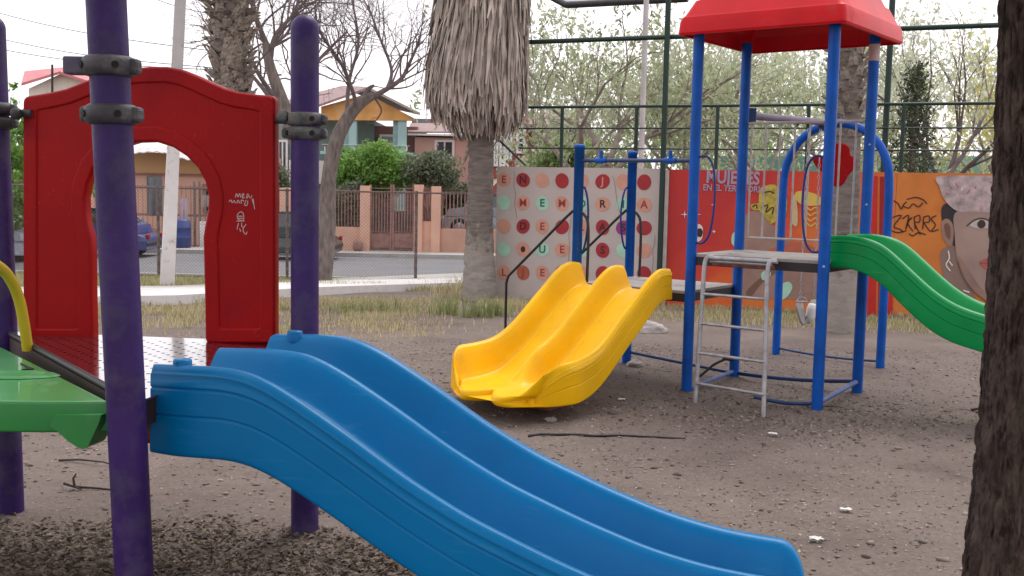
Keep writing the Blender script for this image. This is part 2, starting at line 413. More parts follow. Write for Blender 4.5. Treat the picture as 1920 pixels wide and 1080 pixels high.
def blades(pts, h, w, r, lean=0.5):
    """grass blades: tapered, bent ribbons of 2 quads + tip"""
    n = len(pts); pts = np.asarray(pts, float)
    az = r.uniform(0, 2 * np.pi, n); fx = np.stack([np.cos(az), np.sin(az), np.zeros(n)], -1)
    ln = r.uniform(0.1, lean, n)[:, None]; d = r.uniform(0, 2 * np.pi, n); dr = np.stack([np.cos(d), np.sin(d), np.zeros(n)], -1)
    H = (h * r.uniform(0.25, 1.3, n) * (.45 + 1.1 * fbm(pts[:, 0] * 2.5, pts[:, 1] * 2.5, 91)))[:, None]; W = w * r.uniform(0.6, 1.3, n)[:, None]
    up = np.array([0, 0, 1.0])
    p0 = pts; p1 = pts + up * H * 0.5 + dr * ln * H * 0.25; p2 = pts + up * H * 0.95 + dr * ln * H
    V = np.stack([p0 - fx * W, p0 + fx * W, p1 + fx * W * .8, p1 - fx * W * .8, p2], 1).reshape(-1, 3)
    i = np.arange(n) * 5
    return V, np.stack([i, i + 1, i + 2, i + 3], -1), np.stack([i + 3, i + 2, i + 4], -1)

# verge path: a raised concrete strip with a white painted edge
pts_n = [G(-200, 585), G(60, 577), G(330, 572), G(600, 553), G(870, 541), G(960, 539)]
pts_f = [G(-200, 555), G(60, 550), G(330, 547), G(600, 531), G(870, 519), G(960, 517)]
def strip(name, A, B, hgt, mt, kind='structure', parent=None, **k):
    m = MB(); vs = []
    for a, c in zip(A, B):
        za = float(tz0(a[1])) + hgt; zc = float(tz0(c[1])) + hgt
        vs += [(a[0], a[1], za), (c[0], c[1], zc), (c[0], c[1], zc - hgt - .15), (a[0], a[1], za - hgt - .15)]
    fs = []
    for i in range(len(A) - 1):
        q = i * 4; r_ = q + 4
        for e in range(4): fs.append((q + e, q + (e + 1) % 4, r_ + (e + 1) % 4, r_ + e))
    fs.append((0, 1, 2, 3)); q = (len(A) - 1) * 4; fs.append((q + 3, q + 2, q + 1, q))
    m.add(vs, fs); return m.build(name, mt, parent, kind=kind, **k)
def lerp(a, b, t): return tuple(a[i] * (1 - t) + b[i] * t for i in range(3))
mid = [lerp(a, b, 0.56) for a, b in zip(pts_n, pts_f)]
strip('verge_path', mid, pts_f, 0.10, m_concrete)
strip('white_kerb', pts_n[:5], [lerp(a, b, 0.555) for a, b in zip(pts_n, pts_f)][:5], 0.13, m_kerbwhite)
# street
RN, RF = 24.6, 33.4
strip('street', [(-60, RN, 0), (60, RN, 0)], [(-60, RF, 0), (60, RF, 0)], 0.008, m_asphalt)
strip('near_kerb', [(-60, RN - .18, 0), (60, RN - .18, 0)], [(-60, RN - .01, 0), (60, RN - .01, 0)], 0.12, m_concrete)
strip('far_sidewalk', [(-60, RF + .01, 0), (60, RF + .01, 0)], [(-60, RF + 1.6, 0), (60, RF + 1.6, 0)], 0.13, m_concrete)
ZS = -0.8 + 0.13

# ------------------------------------------------------------------ mural wall and court fence
WA, WB = (-0.255, 16.9), (6.43, 14.3)
WP = Plane2(WA, WB)
wlen = (WP.b - WP.a).length
W1 = wlen + 3.2
m_wallwhite = mat('pale_mural_ground', (0.50, 0.43, 0.40), 0.85, 0.04, 3, 0.08, 50, dirt=(0.42, 0.35, 0.31), dscale=1.5, dth=0.6)
s_red = WP.hit(1246, 400)[0]; s_div = s_red
mural = thing('mural_wall', 'long low wall painted with lettered dots on grey, then red and orange panels and a face', 'wall', WP.w(0, 0))
def wallbox(name, s0, s1, z0, z1, th, mt, off=0.0, par=None, **k):
    m = MB(); c = WP.w((s0 + s1) / 2, (z0 + z1) / 2, off - th / 2)
    m.box(c, (s1 - s0, th, z1 - z0), (WP.u, -WP.n, Vector((0, 0, 1)))); return m.build(name, mt, par, **k)
ZT = 1.81
# red panel material with painted red-to-orange blend along the wall
def muralmat():
    m = bpy.data.materials.new('red_orange_mural_paint'); m.use_nodes = True
    t = m.node_tree; n = t.nodes; l = t.links; b = n['Principled BSDF']; b.inputs['Roughness'].default_value = 0.75
    tc = n.new('ShaderNodeTexCoord'); sp = n.new('ShaderNodeSeparateXYZ'); l.new(tc.outputs['Object'], sp.inputs[0])
    mr = n.new('ShaderNodeMath'); mr.operation = 'MULTIPLY_ADD'; mr.inputs[1].default_value = 0.30; l.new(sp.outputs['X'], mr.inputs[0])
    m2 = n.new('ShaderNodeMath'); m2.operation = 'MULTIPLY_ADD'; m2.inputs[1].default_value = -0.34; m2.inputs[2].default_value = 0.30; l.new(sp.outputs['Z'], m2.inputs[0]); l.new(m2.outputs[0], mr.inputs[2])
    nz = n.new('ShaderNodeTexNoise'); nz.inputs['Scale'].default_value = 2.2; nz.inputs['Detail'].default_value = 5; l.new(tc.outputs['Object'], nz.inputs['Vector'])
    ad = n.new('ShaderNodeMath'); ad.operation = 'MULTIPLY_ADD'; ad.inputs[1].default_value = 0.55; l.new(nz.outputs['Fac'], ad.inputs[0]); l.new(mr.outputs[0], ad.inputs[2])
    cr = n.new('ShaderNodeValToRGB'); e = cr.color_ramp.elements
    e[0].position = 0.42; e[0].color = (0.46, 0.028, 0.026, 1); e[1].position = 0.98; e[1].color = (0.62, 0.17, 0.03, 1)
    k = e.new(0.72); k.color = (0.58, 0.06, 0.02, 1)
    l.new(ad.outputs[0], cr.inputs[0]); l.new(cr.outputs[0], b.inputs['Base Color'])
    return m
m_mred = muralmat()
m_morange = mat('orange_mural_paint', (0.60, 0.19, 0.035), 0.75, 0.10, 2.5, 0.05, 50, dirt=(0.50, 0.13, 0.04), dscale=2, dth=0.58)
S1 = WP.hit(1676, 450)[0]; S2 = WP.hit(1765, 450)[0]
wallbox('pale_section', -0.02, s_div - 0.012, -0.7, ZT, 0.16, m_wallwhite, 0, mural)
def local_wallbox(name, s0, s1, mt):
    me_o = wallbox(name, 0, s1 - s0, -0.7, ZT - 0.01, 0.16, mt)
    me = me_o.data
    me.transform(WP.mat(0).inverted())                                              # wall axes: x along, y up, z out of the wall
    me.transform(Matrix(((1, 0, 0, 0), (0, 0, -1, 0), (0, 1, 0, 0), (0, 0, 0, 1))))   # x along, y into the wall, z up
    me_o.parent = mural
    uu = WP.u; nn = -(uu.cross(Vector((0, 0, 1))))
    R3 = Matrix(((uu.x, nn.x, 0, 0), (uu.y, nn.y, 0, 0), (0, 0, 1, 0), (0, 0, 0, 1)))
    me_o.matrix_local = Matrix.Translation(WP.w(s0, 0) - org(mural)) @ R3
    return me_o
local_wallbox('red_section', s_div + 0.055, S1 - 0.004, m_mred)
local_wallbox('orange_section', S1, W1, m_morange)
wallbox('joint_strip', s_div - 0.008, s_div + 0.05, -0.7, ZT - 0.02, 0.15, mat('white_edge', (0.62, 0.55, 0.52), 0.8), -0.004, mural)
PAINT = {}
def pmat(nm, col, **k):
    if nm not in PAINT: PAINT[nm] = mat(nm, col, k.pop('rough', 0.8), k.pop('var', 0.07), k.pop('scale', 5), **k)
    return PAINT[nm]
def onwall(pts): return [WP.hit(x, y) for x, y in pts]
def decal(name, pts, mt, lay=1, smooth=True, holes=(), pl=None, par=None):
    pl = pl or WP; par = par or mural
    pp = [pl.hit(x, y) for x, y in pts]
    if smooth: pp = catmull(pp, 5)
    me = curve_mesh([pp], 0.0008)
    return place_mesh(name, me, pl.mat(0.002 + 0.0028 * lay), mt, par)
def stroke(name, pts, w, mt, lay=3, pl=None, par=None, sm=True):
    """a painted brush stroke: a ribbon of constant width lying on the wall"""
    pl = pl or WP; par = par or mural
    pp = [pl.hit(x, y) for x, y in pts]
    if sm and len(pp) > 2: pp = catmull(pp, 4, False)
    m = MB(); vs = []
    for i, p in enumerate(pp):
        q0 = pp[max(i - 1, 0)]; q1 = pp[min(i + 1, len(pp) - 1)]
        d = Vector((q1[0] - q0[0], q1[1] - q0[1])); d = d.normalized() if d.length > 1e-6 else Vector((1, 0)); nn = Vector((-d.y, d.x)) * w / 2
        for sg in (1, -1): vs.append(pl.w(p[0] + nn.x * sg, p[1] + nn.y * sg, 0.002 + 0.0028 * lay))
    fs = [(2 * i, 2 * i + 1, 2 * i + 3, 2 * i + 2) for i in range(len(pp) - 1)]
    m.add(vs, fs); return m.build(name, mt, par, fix=False)
# dots
salmon = pmat('salmon_paint', (0.60, 0.30, 0.22)); dred = pmat('dark_red_paint', (0.36, 0.028, 0.035)); mint = pmat('mint_paint', (0.36, 0.60, 0.47)); orr = pmat('rust_paint', (0.42, 0.11, 0.06)); purp = pmat('violet_paint', (0.26, 0.04, 0.18)); ink = pmat('letter_paint', (0.05, 0.02, 0.02)); rink = pmat('red_letter_paint', (0.32, 0.05, 0.05)); gink = pmat('green_letter_paint', (0.02, 0.12, 0.07))
cols = [945, 981, 1017, 1054, 1091, 1130, 1169, 1208]
rows = [337, 380, 424, 467, 511]
grid = [[('s', 'E', 'r'), ('d', 'N', 'k'), ('s', '', ''), ('d', '', ''), ('s', '', ''), ('d', 'J', 's'), ('s', '', ''), ('d', '', '')],
        [('m', '', ''), ('s', 'M', 'r'), ('m', 'E', 'g'), ('s', 'M', 'r'), ('m', 'O', 'g'), ('s', 'R', 'k'), ('m', 'I', 'g'), ('s', 'A', 'r')],
        [('s', '', ''), ('d', 'D', 'k'), ('s', 'E', 'r'), ('d', '', ''), ('s', 'L', 'r'), ('d', 'A', 'k'), ('p', 'S', 'k'), ('d', '', '')],
        [('m', '', ''), ('s', '•', 'k'), ('m', 'U', 'g'), ('s', 'E', 'r'), ('m', '', ''), ('d', 'S', 'k'), ('m', '', ''), ('s', '', '')],
        [('s', 'L', 'r'), ('o', 'J', 'r'), ('s', 'E', 'r'), ('d', '', ''), ('s', '', ''), ('d', '', ''), ('s', '', ''), ('d', '', '')]]
cm = {'s': salmon, 'd': dred, 'm': mint, 'o': orr, 'p': purp}; im = {'r': rink, 'k': ink, 'g': gink, 's': salmon}
dot0 = {}
circ = [(0.108 * math.cos(a), 0.118 * math.sin(a)) for a in [2 * math.pi * i / 28 for i in range(28)]]
for ri, ry in enumerate(rows):
    for ci, cx in enumerate(cols):
        k, ch, ik = grid[ri][ci]
        s_, z_ = WP.hit(cx, ry + (cx - 945) * 0.018 * (1 - ri * 0.12))
        if k not in dot0:
            me = curve_mesh([circ], 0.0008); me.materials.append(cm[k]); me.name = 'painted_dot'; dot0[k] = me
        o = bpy.data.objects.new('painted_dot', dot0[k]); link(o, mural)
        o.matrix_local = Matrix.Translation(WP.w(s_, z_, 0.005) - org(mural)) @ (WP.mat(0).to_3x3().to_4x4()) @ Matrix.Rotation(rnd.uniform(0, 6), 4, 'Z')
        if ch == '•':
            me = curve_mesh([[(x * 0.36, y * 0.4) for x, y in circ]], 0.0008)
            place_mesh('painted_blot', me, Matrix.Translation(WP.w(s_, z_, 0.009)) @ WP.mat(0).to_3x3().to_4x4(), ink, mural)
        elif ch:
            me = text_mesh(ch, 0.165, 0.0008, 0.003)
            place_mesh('painted_letter', me, Matrix.Translation(WP.w(s_, z_, 0.009)) @ WP.mat(0).to_3x3().to_4x4(), im[ik], mural)
# lettering on the red section
lil = pmat('lilac_letter_paint', (0.36, 0.26, 0.36))
def words(txt, px, py, size, mt, sx=1.0, off=0.004, rot=0):
    s_, z_ = WP.hit(px, py)
    me = text_mesh(txt, size, 0.0008, off)
    place_mesh('painted_word', me, Matrix.Translation(WP.w(s_, z_, 0.012)) @ WP.mat(0).to_3x3().to_4x4() @ Matrix.Rotation(rot, 4, 'Z') @ Matrix.Diagonal((sx, 1, 1, 1)), mt, mural)
words('MUJERES', 1374, 334, 0.255, lil, 0.80, 0.008, -0.02)
words('EN EL TERRITORIO', 1377, 354, 0.125, lil, 0.86, 0.003, -0.02)
skin = pmat('skin_brown_paint', (0.30, 0.185, 0.145), scale=3, var=0.15); skin2 = pmat('dark_skin_paint', (0.17, 0.085, 0.06), scale=3); yel = pmat('mustard_paint', (0.46, 0.36, 0.06), var=0.25, scale=14, dirt=(0.22, 0.16, 0.03), dscale=12, dth=0.55)
gold = pmat('gold_paint', (0.58, 0.42, 0.09)); whitep = pmat('white_mural_paint', (0.7, 0.62, 0.58)); hair = pmat('black_hair_paint', (0.035, 0.028, 0.03)); brightred = pmat('bright_red_paint', (0.50, 0.022, 0.016)); deepred = pmat('deep_red_paint', (0.30, 0.012, 0.014))
decal('painted_arm', [(1392, 412), (1420, 395), (1452, 425), (1500, 470), (1555, 500), (1560, 560), (1470, 560), (1395, 556), (1372, 520), (1386, 470)], skin, 1)
decal('painted_shadow_shape', [(1440, 470), (1500, 455), (1548, 480), (1530, 506), (1470, 490)], orr, 2)
decal('painted_arm_line', [(1400, 545), (1440, 510), (1466, 498), (1462, 506), (1430, 530), (1408, 556)], skin2, 2)
decal('mustard_patch', [(1428, 352), (1452, 346), (1464, 360), (1475, 364), (1474, 404), (1456, 414), (1444, 420), (1436, 408), (1424, 396), (1423, 370)], yel, 3)
decal('mustard_scribble', [(1408, 384), (1424, 382), (1428, 392), (1412, 394)], yel, 4)
for a in ([(1430, 362), (1444, 359), (1452, 363)], [(1428, 390), (1440, 384), (1436, 398), (1450, 388), (1448, 402)], [(1411, 388), (1418, 384), (1420, 392)]): stroke('black_scribble', a, 0.018, ink, 5)
decal('gold_patch', [(1490, 366), (1500, 358), (1530, 364), (1545, 380), (1524, 386), (1500, 382)], gold, 2)
decal('white_figure', [(1486, 372), (1492, 368), (1496, 400), (1494, 424), (1484, 414)], pmat('bone_paint', (0.52, 0.40, 0.22)), 3)
for q, yy in enumerate((392, 402, 412, 422)): stroke('orange_scribble', [(1506, yy), (1513, yy - 3), (1520, yy + 2), (1528, yy - 3), (1534, yy)], 0.02, gold, 3)
decal('mint_leaf', [(1462, 536), (1478, 528), (1486, 538), (1478, 554), (1466, 562), (1462, 550)], mint, 3)
decal('mint_leaf', [(1428, 512), (1440, 506), (1446, 514), (1438, 524), (1429, 524)], mint, 3)
decal('mint_leaf', [(1373, 440), (1381, 434), (1384, 450), (1380, 462), (1372, 456)], mint, 3)
# small star and megaphone
for (x, y, r_) in ((1307, 402, 9), (1284, 402, 8), (1338, 384, 5), (1339, 434, 4)):
    decal('painted_star', [(x - r_, y), (x - 1, y - 1), (x, y - r_), (x + 1, y - 1), (x + r_, y), (x + 1, y + 1), (x, y + r_), (x - 1, y + 1)], whitep, 3, False)
decal('painted_megaphone', [(1300, 428), (1310, 420), (1318, 428), (1316, 448), (1304, 452)], whitep, 2); decal('megaphone_mouth', [(1306, 432), (1313, 428), (1318, 434), (1315, 444), (1307, 442)], ink, 3)
decal('red_stripe', [(1628, 330), (1646, 330), (1642, 596), (1624, 600)], brightred, 2, False)
decal('deep_red_stripe', [(1650, 331), (1664, 331), (1660, 600), (1646, 600)], deepred, 2, False)
decal('deep_red_edge', [(1664, 470), (1674, 470), (1674, 604), (1662, 604)], brightred, 3, False)
for q in range(7): stroke('black_scribble', [(1597 + rnd.uniform(-2, 2), 346 + q * 14), (1603, 351 + q * 14), (1598, 356 + q * 14)], 0.025, pmat('maroon_ink', (0.12, 0.01, 0.02)), 3)
# hairline cracks along the pale section
for (x, y, s1, s2) in ((963, 320, 3, 90), (1072, 400, -5, 120), (1150, 330, 6, 70), (1228, 440, -4, 90)):
    stroke('wall_crack', [(x + s1 * .3 * j + rnd.uniform(-2, 2), y + s2 * j / 6) for j in range(7)], .006, pmat('crack_grey', (0.20, 0.16, 0.14)), 3.2)
# graffiti letters on the orange panel
for a in ([(1676, 376), (1684, 382), (1690, 392), (1694, 384), (1700, 378)], [(1692, 386), (1704, 390), (1712, 382), (1722, 388), (1730, 380)], [(1700, 374), (1716, 370), (1730, 374), (1738, 382)],
          [(1672, 408), (1690, 404), (1676, 424), (1688, 430), (1694, 436)], [(1692, 410), (1704, 404), (1698, 430), (1704, 414), (1710, 408), (1702, 418), (1712, 434)],
          [(1714, 406), (1716, 430)], [(1714, 407), (1724, 404), (1724, 416), (1715, 418), (1726, 440)], [(1732, 406), (1730, 430)], [(1732, 407), (1742, 405), (1742, 416), (1733, 418), (1744, 434)],
          [(1756, 404), (1746, 410), (1754, 422), (1746, 434), (1760, 430)], [(1670, 432), (1684, 436), (1700, 432)], [(1704, 438), (1712, 442), (1722, 436), (1736, 440)]):
    stroke('black_scribble', a, 0.016, ink, 3)
# the painted face: a plain half-seen woman's face
decal('painted_neck', [(1764, 470), (1800, 470), (1830, 560), (1880, 580), (1880, 592), (1810, 576), (1772, 560), (1768, 520)], pmat('shaded_skin_paint', (0.24, 0.155, 0.13), scale=3), 1)
decal('painted_hair', [(1766, 388), (1790, 380), (1806, 394), (1800, 440), (1790, 462), (1770, 430)], hair, 2)
decal('painted_ear', [(1766, 416), (1776, 410), (1786, 420), (1788, 440), (1784, 462), (1774, 456), (1766, 438)], skin, 3)
decal('painted_ear_fold', [(1770, 424), (1776, 418), (1782, 428), (1781, 448), (1775, 444)], skin2, 4)
decal('painted_face', [(1792, 398), (1840, 396), (1900, 398), (1960, 420), (1962, 500), (1930, 552), (1890, 572), (1850, 566), (1814, 530), (1796, 490), (1790, 440)], pmat('face_paint', (0.34, 0.235, 0.20), scale=2.2, var=0.12), 5)
decal('cheek_shade', [(1796, 480), (1812, 500), (1840, 540), (1866, 560), (1850, 564), (1814, 530)], skin, 6)
decal('eye_white', [(1818, 422), (1834, 412), (1852, 414), (1862, 422), (1850, 428), (1832, 428)], pmat('eye_paint', (0.50, 0.44, 0.42)), 7)
decal('painted_iris', [(1832, 420), (1837, 413), (1844, 413), (1848, 420), (1844, 427), (1836, 427)], pmat('iris_paint', (0.05, 0.03, 0.025)), 8)
stroke('eye_line', [(1812, 424), (1826, 413), (1842, 409), (1856, 415), (1864, 422)], 0.014, hair, 9)
decal('painted_lips', [(1836, 492), (1850, 484), (1872, 480), (1890, 488), (1880, 506), (1856, 508), (1844, 502)], pmat('lip_paint', (0.42, 0.10, 0.09)), 7)
stroke('lip_line', [(1837, 493), (1855, 494), (1875, 493)], 0.01, skin2, 8)
stroke('jaw_line', [(1795, 488), (1812, 530), (1846, 562), (1880, 574)], 0.012, skin2, 8)
for a in ([(1778, 470), (1780, 484), (1774, 496), (1782, 508)], [(1780, 490), (1786, 498)], [(1806, 544), (1818, 548)]): stroke('painted_earring', a, 0.018, whitep, 6)
decal('painted_hat', [(1756, 332), (1800, 329), (1900, 330), (1960, 332), (1960, 390), (1880, 398), (1830, 397), (1796, 396), (1772, 376), (1762, 352)], pmat('pink_grey_paint', (0.46, 0.36, 0.36), var=0.3, scale=9, dirt=(0.42, 0.16, 0.20), dscale=6, dth=0.58), 6)
for q in range(9):
    x = rnd.uniform(1764, 1900); y = rnd.uniform(338, 388)
    stroke('pale_flower_mark', [(x, y), (x + rnd.uniform(-6, 6), y + rnd.uniform(-5, 5)), (x + rnd.uniform(-8, 8), y + rnd.uniform(-6, 6))], 0.016, rnd.choice([whitep, pmat('rose_paint', (0.42, 0.12, 0.17)), pmat('grey_mural_paint', (0.40, 0.37, 0.36))]), 7)

# court fence on the wall
fence = thing('court_fence', 'dark green pipe fence standing on top of the painted wall', 'fence', WP.w(0, ZT))
def wtube(name, a, b_, r, mt, par, off=-0.08, n=8):
    m = MB(); m.tube([WP.w(a[0], a[1], off), WP.w(b_[0], b_[1], off)], r, n); return m.build(name, mt, par)
for z in (2.735, 2.41, 2.105): wtube('rail', (-0.55 if z > 2.6 else 0.3, z), (W1, z), 0.022 if z > 2.6 else 0.012, m_greenpost, fence)
for px in (1050, 1190, 1342, 1513, 1692, 1868): 
    s_ = WP.hit(px, 260)[0]; wtube('post', (s_, ZT), (s_, 2.735), 0.028, m_greenpost, fence)
a = WP.hit(925, 255); c = WP.hit(982, 310); wtube('brace', a, c, 0.018, m_greenpost, fence)
cage = thing('court_cage', 'tall dark green posts and upper rails enclosing the ball court', 'fence', WP.w(s_div, 0, 0.1))
for px, tp in ((1243, 6.4), (1651, 6.4)):
    s_ = WP.hit(px, 400)[0]; off = 0.1 if px < 1400 else -0.25
    m = MB(); m.tube([WP.w(s_, -0.35, off), WP.w(s_, tp, off)], 0.042, 10); m.build('post', m_greenpost, cage)
wtube('upper_rail', (-0.4, 3.72), (W1, 3.76), 0.036, m_greenpost, cage, off=-0.0)
wtube('top_rail', (-0.4, 6.2), (W1, 6.2), 0.03, m_greenpost, cage, off=-0.0)
# chain link over the court side seen as fine wire
# canopy corner over the court
can = thing('court_canopy', 'dark edged metal canopy corner just entering the top of the view', 'canopy', P(1070, 8, 20))
m = MB(); a = P(1062, 10, 20.0); c = P(1290, -2, 19.0); u_ = (c - a); up = Vector((0, 0, 0.12))
q = [a, c, c + Vector((0.6, 6, 2.4)), a + Vector((-1.75, 3.5, 1.5))]
m.prism(q, (0, 0, 0.07)); m.build('roof_sheet', mat('canopy_underside', (0.35, 0.34, 0.37), 0.7), can)
m = MB(); m.tube([q[1], q[0], q[3]], 0.06, 6); m.build('edge_beam', m_black, can)
m = MB(); m.tube([(q[3].x, q[3].y, -0.8), q[3]], 0.07, 8)
m.build('support_post', m_greenpost, can)

# far side of the court: tennis-green wind screen between pale posts
ws = thing('windscreen_fence', 'faded teal screen fence on the far side of the ball court', 'fence', P(1600, 300, 34)); ws.location.z = -0.8
m_ws = mat('faded_teal_screen', (0.16, 0.34, 0.28), .85, .12, 1.5, dirt=(0.26, 0.42, 0.36), dscale=.8, dth=.55)
for k, x in enumerate(range(1350, 2000, 62)):
    a = P(x, 286, 34); c = P(x + 61, 286, 34); m = MB(); m.box(((a.x + c.x) / 2, 34, (a.z - .9) / 2), (c.x - a.x - .05, .02, a.z + .7)); m.build('screen_panel', m_ws, ws)
    m = MB(); m.tube([(a.x - .01, 34, -.9), (a.x - .01, 34, a.z + .15)], .035, 8); m.build('post', m_polegrey, ws)
# thin pale pole before the wall
m = MB(); bt = G(1193, 560); tp = P(1212, 0, bt.y + 0.05); tp2 = bt + (tp - bt) * 1.7
m.tube([bt - Vector((0, 0, .1)), bt + (tp2 - bt) * 0.3, tp2], [0.052, 0.048, 0.044], 12); m.build('thin_pole', m_polegrey, None, 'thin pale grey metal pole in front of the dotted wall section', 'pole')

# utility pole (square, flaking white base) with wires
pb = G(312, 542); YP = pb.y
pole = thing('utility_pole', 'square concrete utility pole with flaking whitewashed base seen through the red arch', 'utility pole', pb)
tpp = P(341, -60, YP); dirp = (tpp - pb)
def taper(m, p0, p1, w0, w1):
    vs = []
    for p, w in ((p0, w0), (p1, w1)):
        for sx, sy in ((-1, -1), (1, -1), (1, 1), (-1, 1)): 
            c_, s_ = math.cos(0.35), math.sin(0.35); vs.append((p.x + (sx * c_ - sy * s_) * w / 2, p.y + (sx * s_ + sy * c_) * w / 2, p.z))
    m.add(vs, [(3, 2, 1, 0), (4, 5, 6, 7), (0, 1, 5, 4), (1, 2, 6, 5), (2, 3, 7, 6), (3, 0, 4, 7)])
m = MB(); pm_ = pb + dirp * 0.56; taper(m, pb - Vector((0, 0, .2)), pm_, 0.235, 0.195); m.build('painted_base', m_whitewash, pole)
m = MB(); ptop = pb + dirp * 1.9; taper(m, pm_, ptop, 0.192, 0.14); m.build('shaft', m_polegrey, pole)
wm = m_black
for (x0, y0, x1, y1) in ((-60, 8, 340, 88), (-60, 58, 340, 122), (-60, 80, 340, 128), (230, -30, 420, 30)):
    a = P(x0, y0, 27); c = P(x1, y1, 23); d = c - a
    pts = [a + d * (k / 8) + Vector((0, 0, -0.12 * math.sin(math.pi * k / 8))) for k in range(-3, 12)]
    m = MB(); m.tube(pts, 0.009, 5); m.build('power_line', wm, None, {8: 'topmost thin cable crossing the white sky at far left', 58: 'middle cable crossing the sky left of the first pole', 80: 'lowest cable crossing the sky above the pink roof', -30: 'short cable at the top edge left of the white pole'}[y0], 'cable', group='overhead cables')

# chain link fence along the street
YF = 24.0
cl = thing('chain_link_fence', 'rusty chain link fence with thin posts between the park and the street', 'fence', (0, YF, -0.76))
m_rust = mat('rusty_pipe', (0.16, 0.12, 0.11), 0.7, 0.3, 12)
fx0, fx1 = -13.5, 0.2
zt_, zb_ = 1.32, -0.66
for z in (zt_, zb_):
    m = MB(); m.tube([(fx0, YF, z), (fx1, YF, z)], 0.022, 6); m.build('rail', m_rust, cl)
xg = P(780, 440, YF).x
k = -4
while xg + k * 2.7 > fx0 - 0.1 or k < 0:
    k -= 1
    if xg + k * 2.7 < fx0: break
px_ = [xg + j * 2.9 for j in range(-4, 1)]
for x in px_:
    m = MB(); m.tube([(x, YF, -0.9), (x, YF, 1.36)], 0.035, 8); m.build('post', m_rust, cl)
vs = []; fs = []; r_ = 0.0013; hgt = zt_ - zb_; p = 0.075
for sgn in (1, -1):
    x = fx0 - hgt
    while x < px_[-1]:
        xa, xb = (x, x + hgt) if sgn > 0 else (x + hgt, x)
        za, zb2 = zb_, zt_
        # clip in x
        def cl_(xa, za, xb, zb2, lo, hi):
            pts = [(xa, za), (xb, zb2)]; out = []
            for (q, w), (q2, w2) in ((pts[0], pts[1]), (pts[1], pts[0])):
                if q < lo: w = w + (w2 - w) * (lo - q) / (q2 - q); q = lo
                if q > hi: w = w + (w2 - w) * (hi - q) / (q2 - q); q = hi
                out.append((q, w))
            return out
        if max(xa, xb) > fx0 and min(xa, xb) < px_[-1]:
            (q, w), (q2, w2) = cl_(xa, za, xb, zb2, fx0, px_[-1])
            b0 = len(vs)
            for (xx, zz) in ((q, w), (q2, w2)): vs += [(xx, YF - r_, zz), (xx + r_ * 1.2, YF + r_, zz - r_ * sgn), (xx - r_ * 1.2, YF + r_, zz + r_ * sgn)]
            fs += [(b0, b0 + 1, b0 + 4, b0 + 3), (b0 + 1, b0 + 2, b0 + 5, b0 + 4), (b0 + 2, b0, b0 + 3, b0 + 5)]
        x += p
npmesh('wire_mesh', vs, F4=fs, mat=m_rust, parent=cl, kind='stuff')

# ------------------------------------------------------------------ trees
def limb(m, p, d, L, r, depth, cfg, tips, rr):
    d = d.normalized(); n = max(2, int(L / cfg['seg'])); pts = [Vector(p)]; rad = [r]; cur = Vector(p); dd = d.copy()
    r1 = r * cfg['taper']
    for i in range(n):
        w = Vector((rr.gauss(0, 1), rr.gauss(0, 1), rr.gauss(0, 1))) * cfg['wob']
        dd = (dd + w + Vector((0, 0, cfg['up']))).normalized(); cur = cur + dd * (L / n)
        pts.append(cur.copy()); rad.append(r + (r1 - r) * (i + 1) / n)
    m.tube(pts, rad, 8 if depth > 3 else (5 if depth > 1 else 3), cap=False)
    if depth == 0: tips.append((cur.copy(), dd.copy())); return
    kids = cfg['kids'] if depth > 1 else cfg.get('tipkids', cfg['kids'])
    for k in range(kids):
        f = rr.uniform(0.35, 1.0) if k else 1.0
        i = min(n, max(1, int(round(f * n)))); q = pts[i]
        ax = Vector((rr.gauss(0, 1), rr.gauss(0, 1), rr.gauss(0, 1))).cross(dd).normalized()
        ang = rr.uniform(*cfg['ang']) * (1 if k else 0.6)
        nd = (Matrix.Rotation(ang, 3, ax) @ dd)
        nd.z += cfg.get('lift', 0)
        limb(m, q, nd, L * rr.uniform(*cfg['len']), rad[i] * (0.62 if k else 0.8), depth - 1, cfg, tips, rr)
m_bark_grey = mat('grey_bark', (0.22, 0.18, 0.165), 0.95, 0.3, 6, 0.6, 25, stretch=(3, 3, 0.8))
m_bark_far = mat('pale_far_bark', (0.34, 0.29, 0.25), 0.95, 0.3, 3, 0.4, 12)
m_twig = mat('twig_bark', (0.17, 0.13, 0.13), 0.9, 0.2, 4)
def smoothpath(pts, n=5): return [Vector(p) for p in catmull([tuple(p) for p in pts], n, False)]
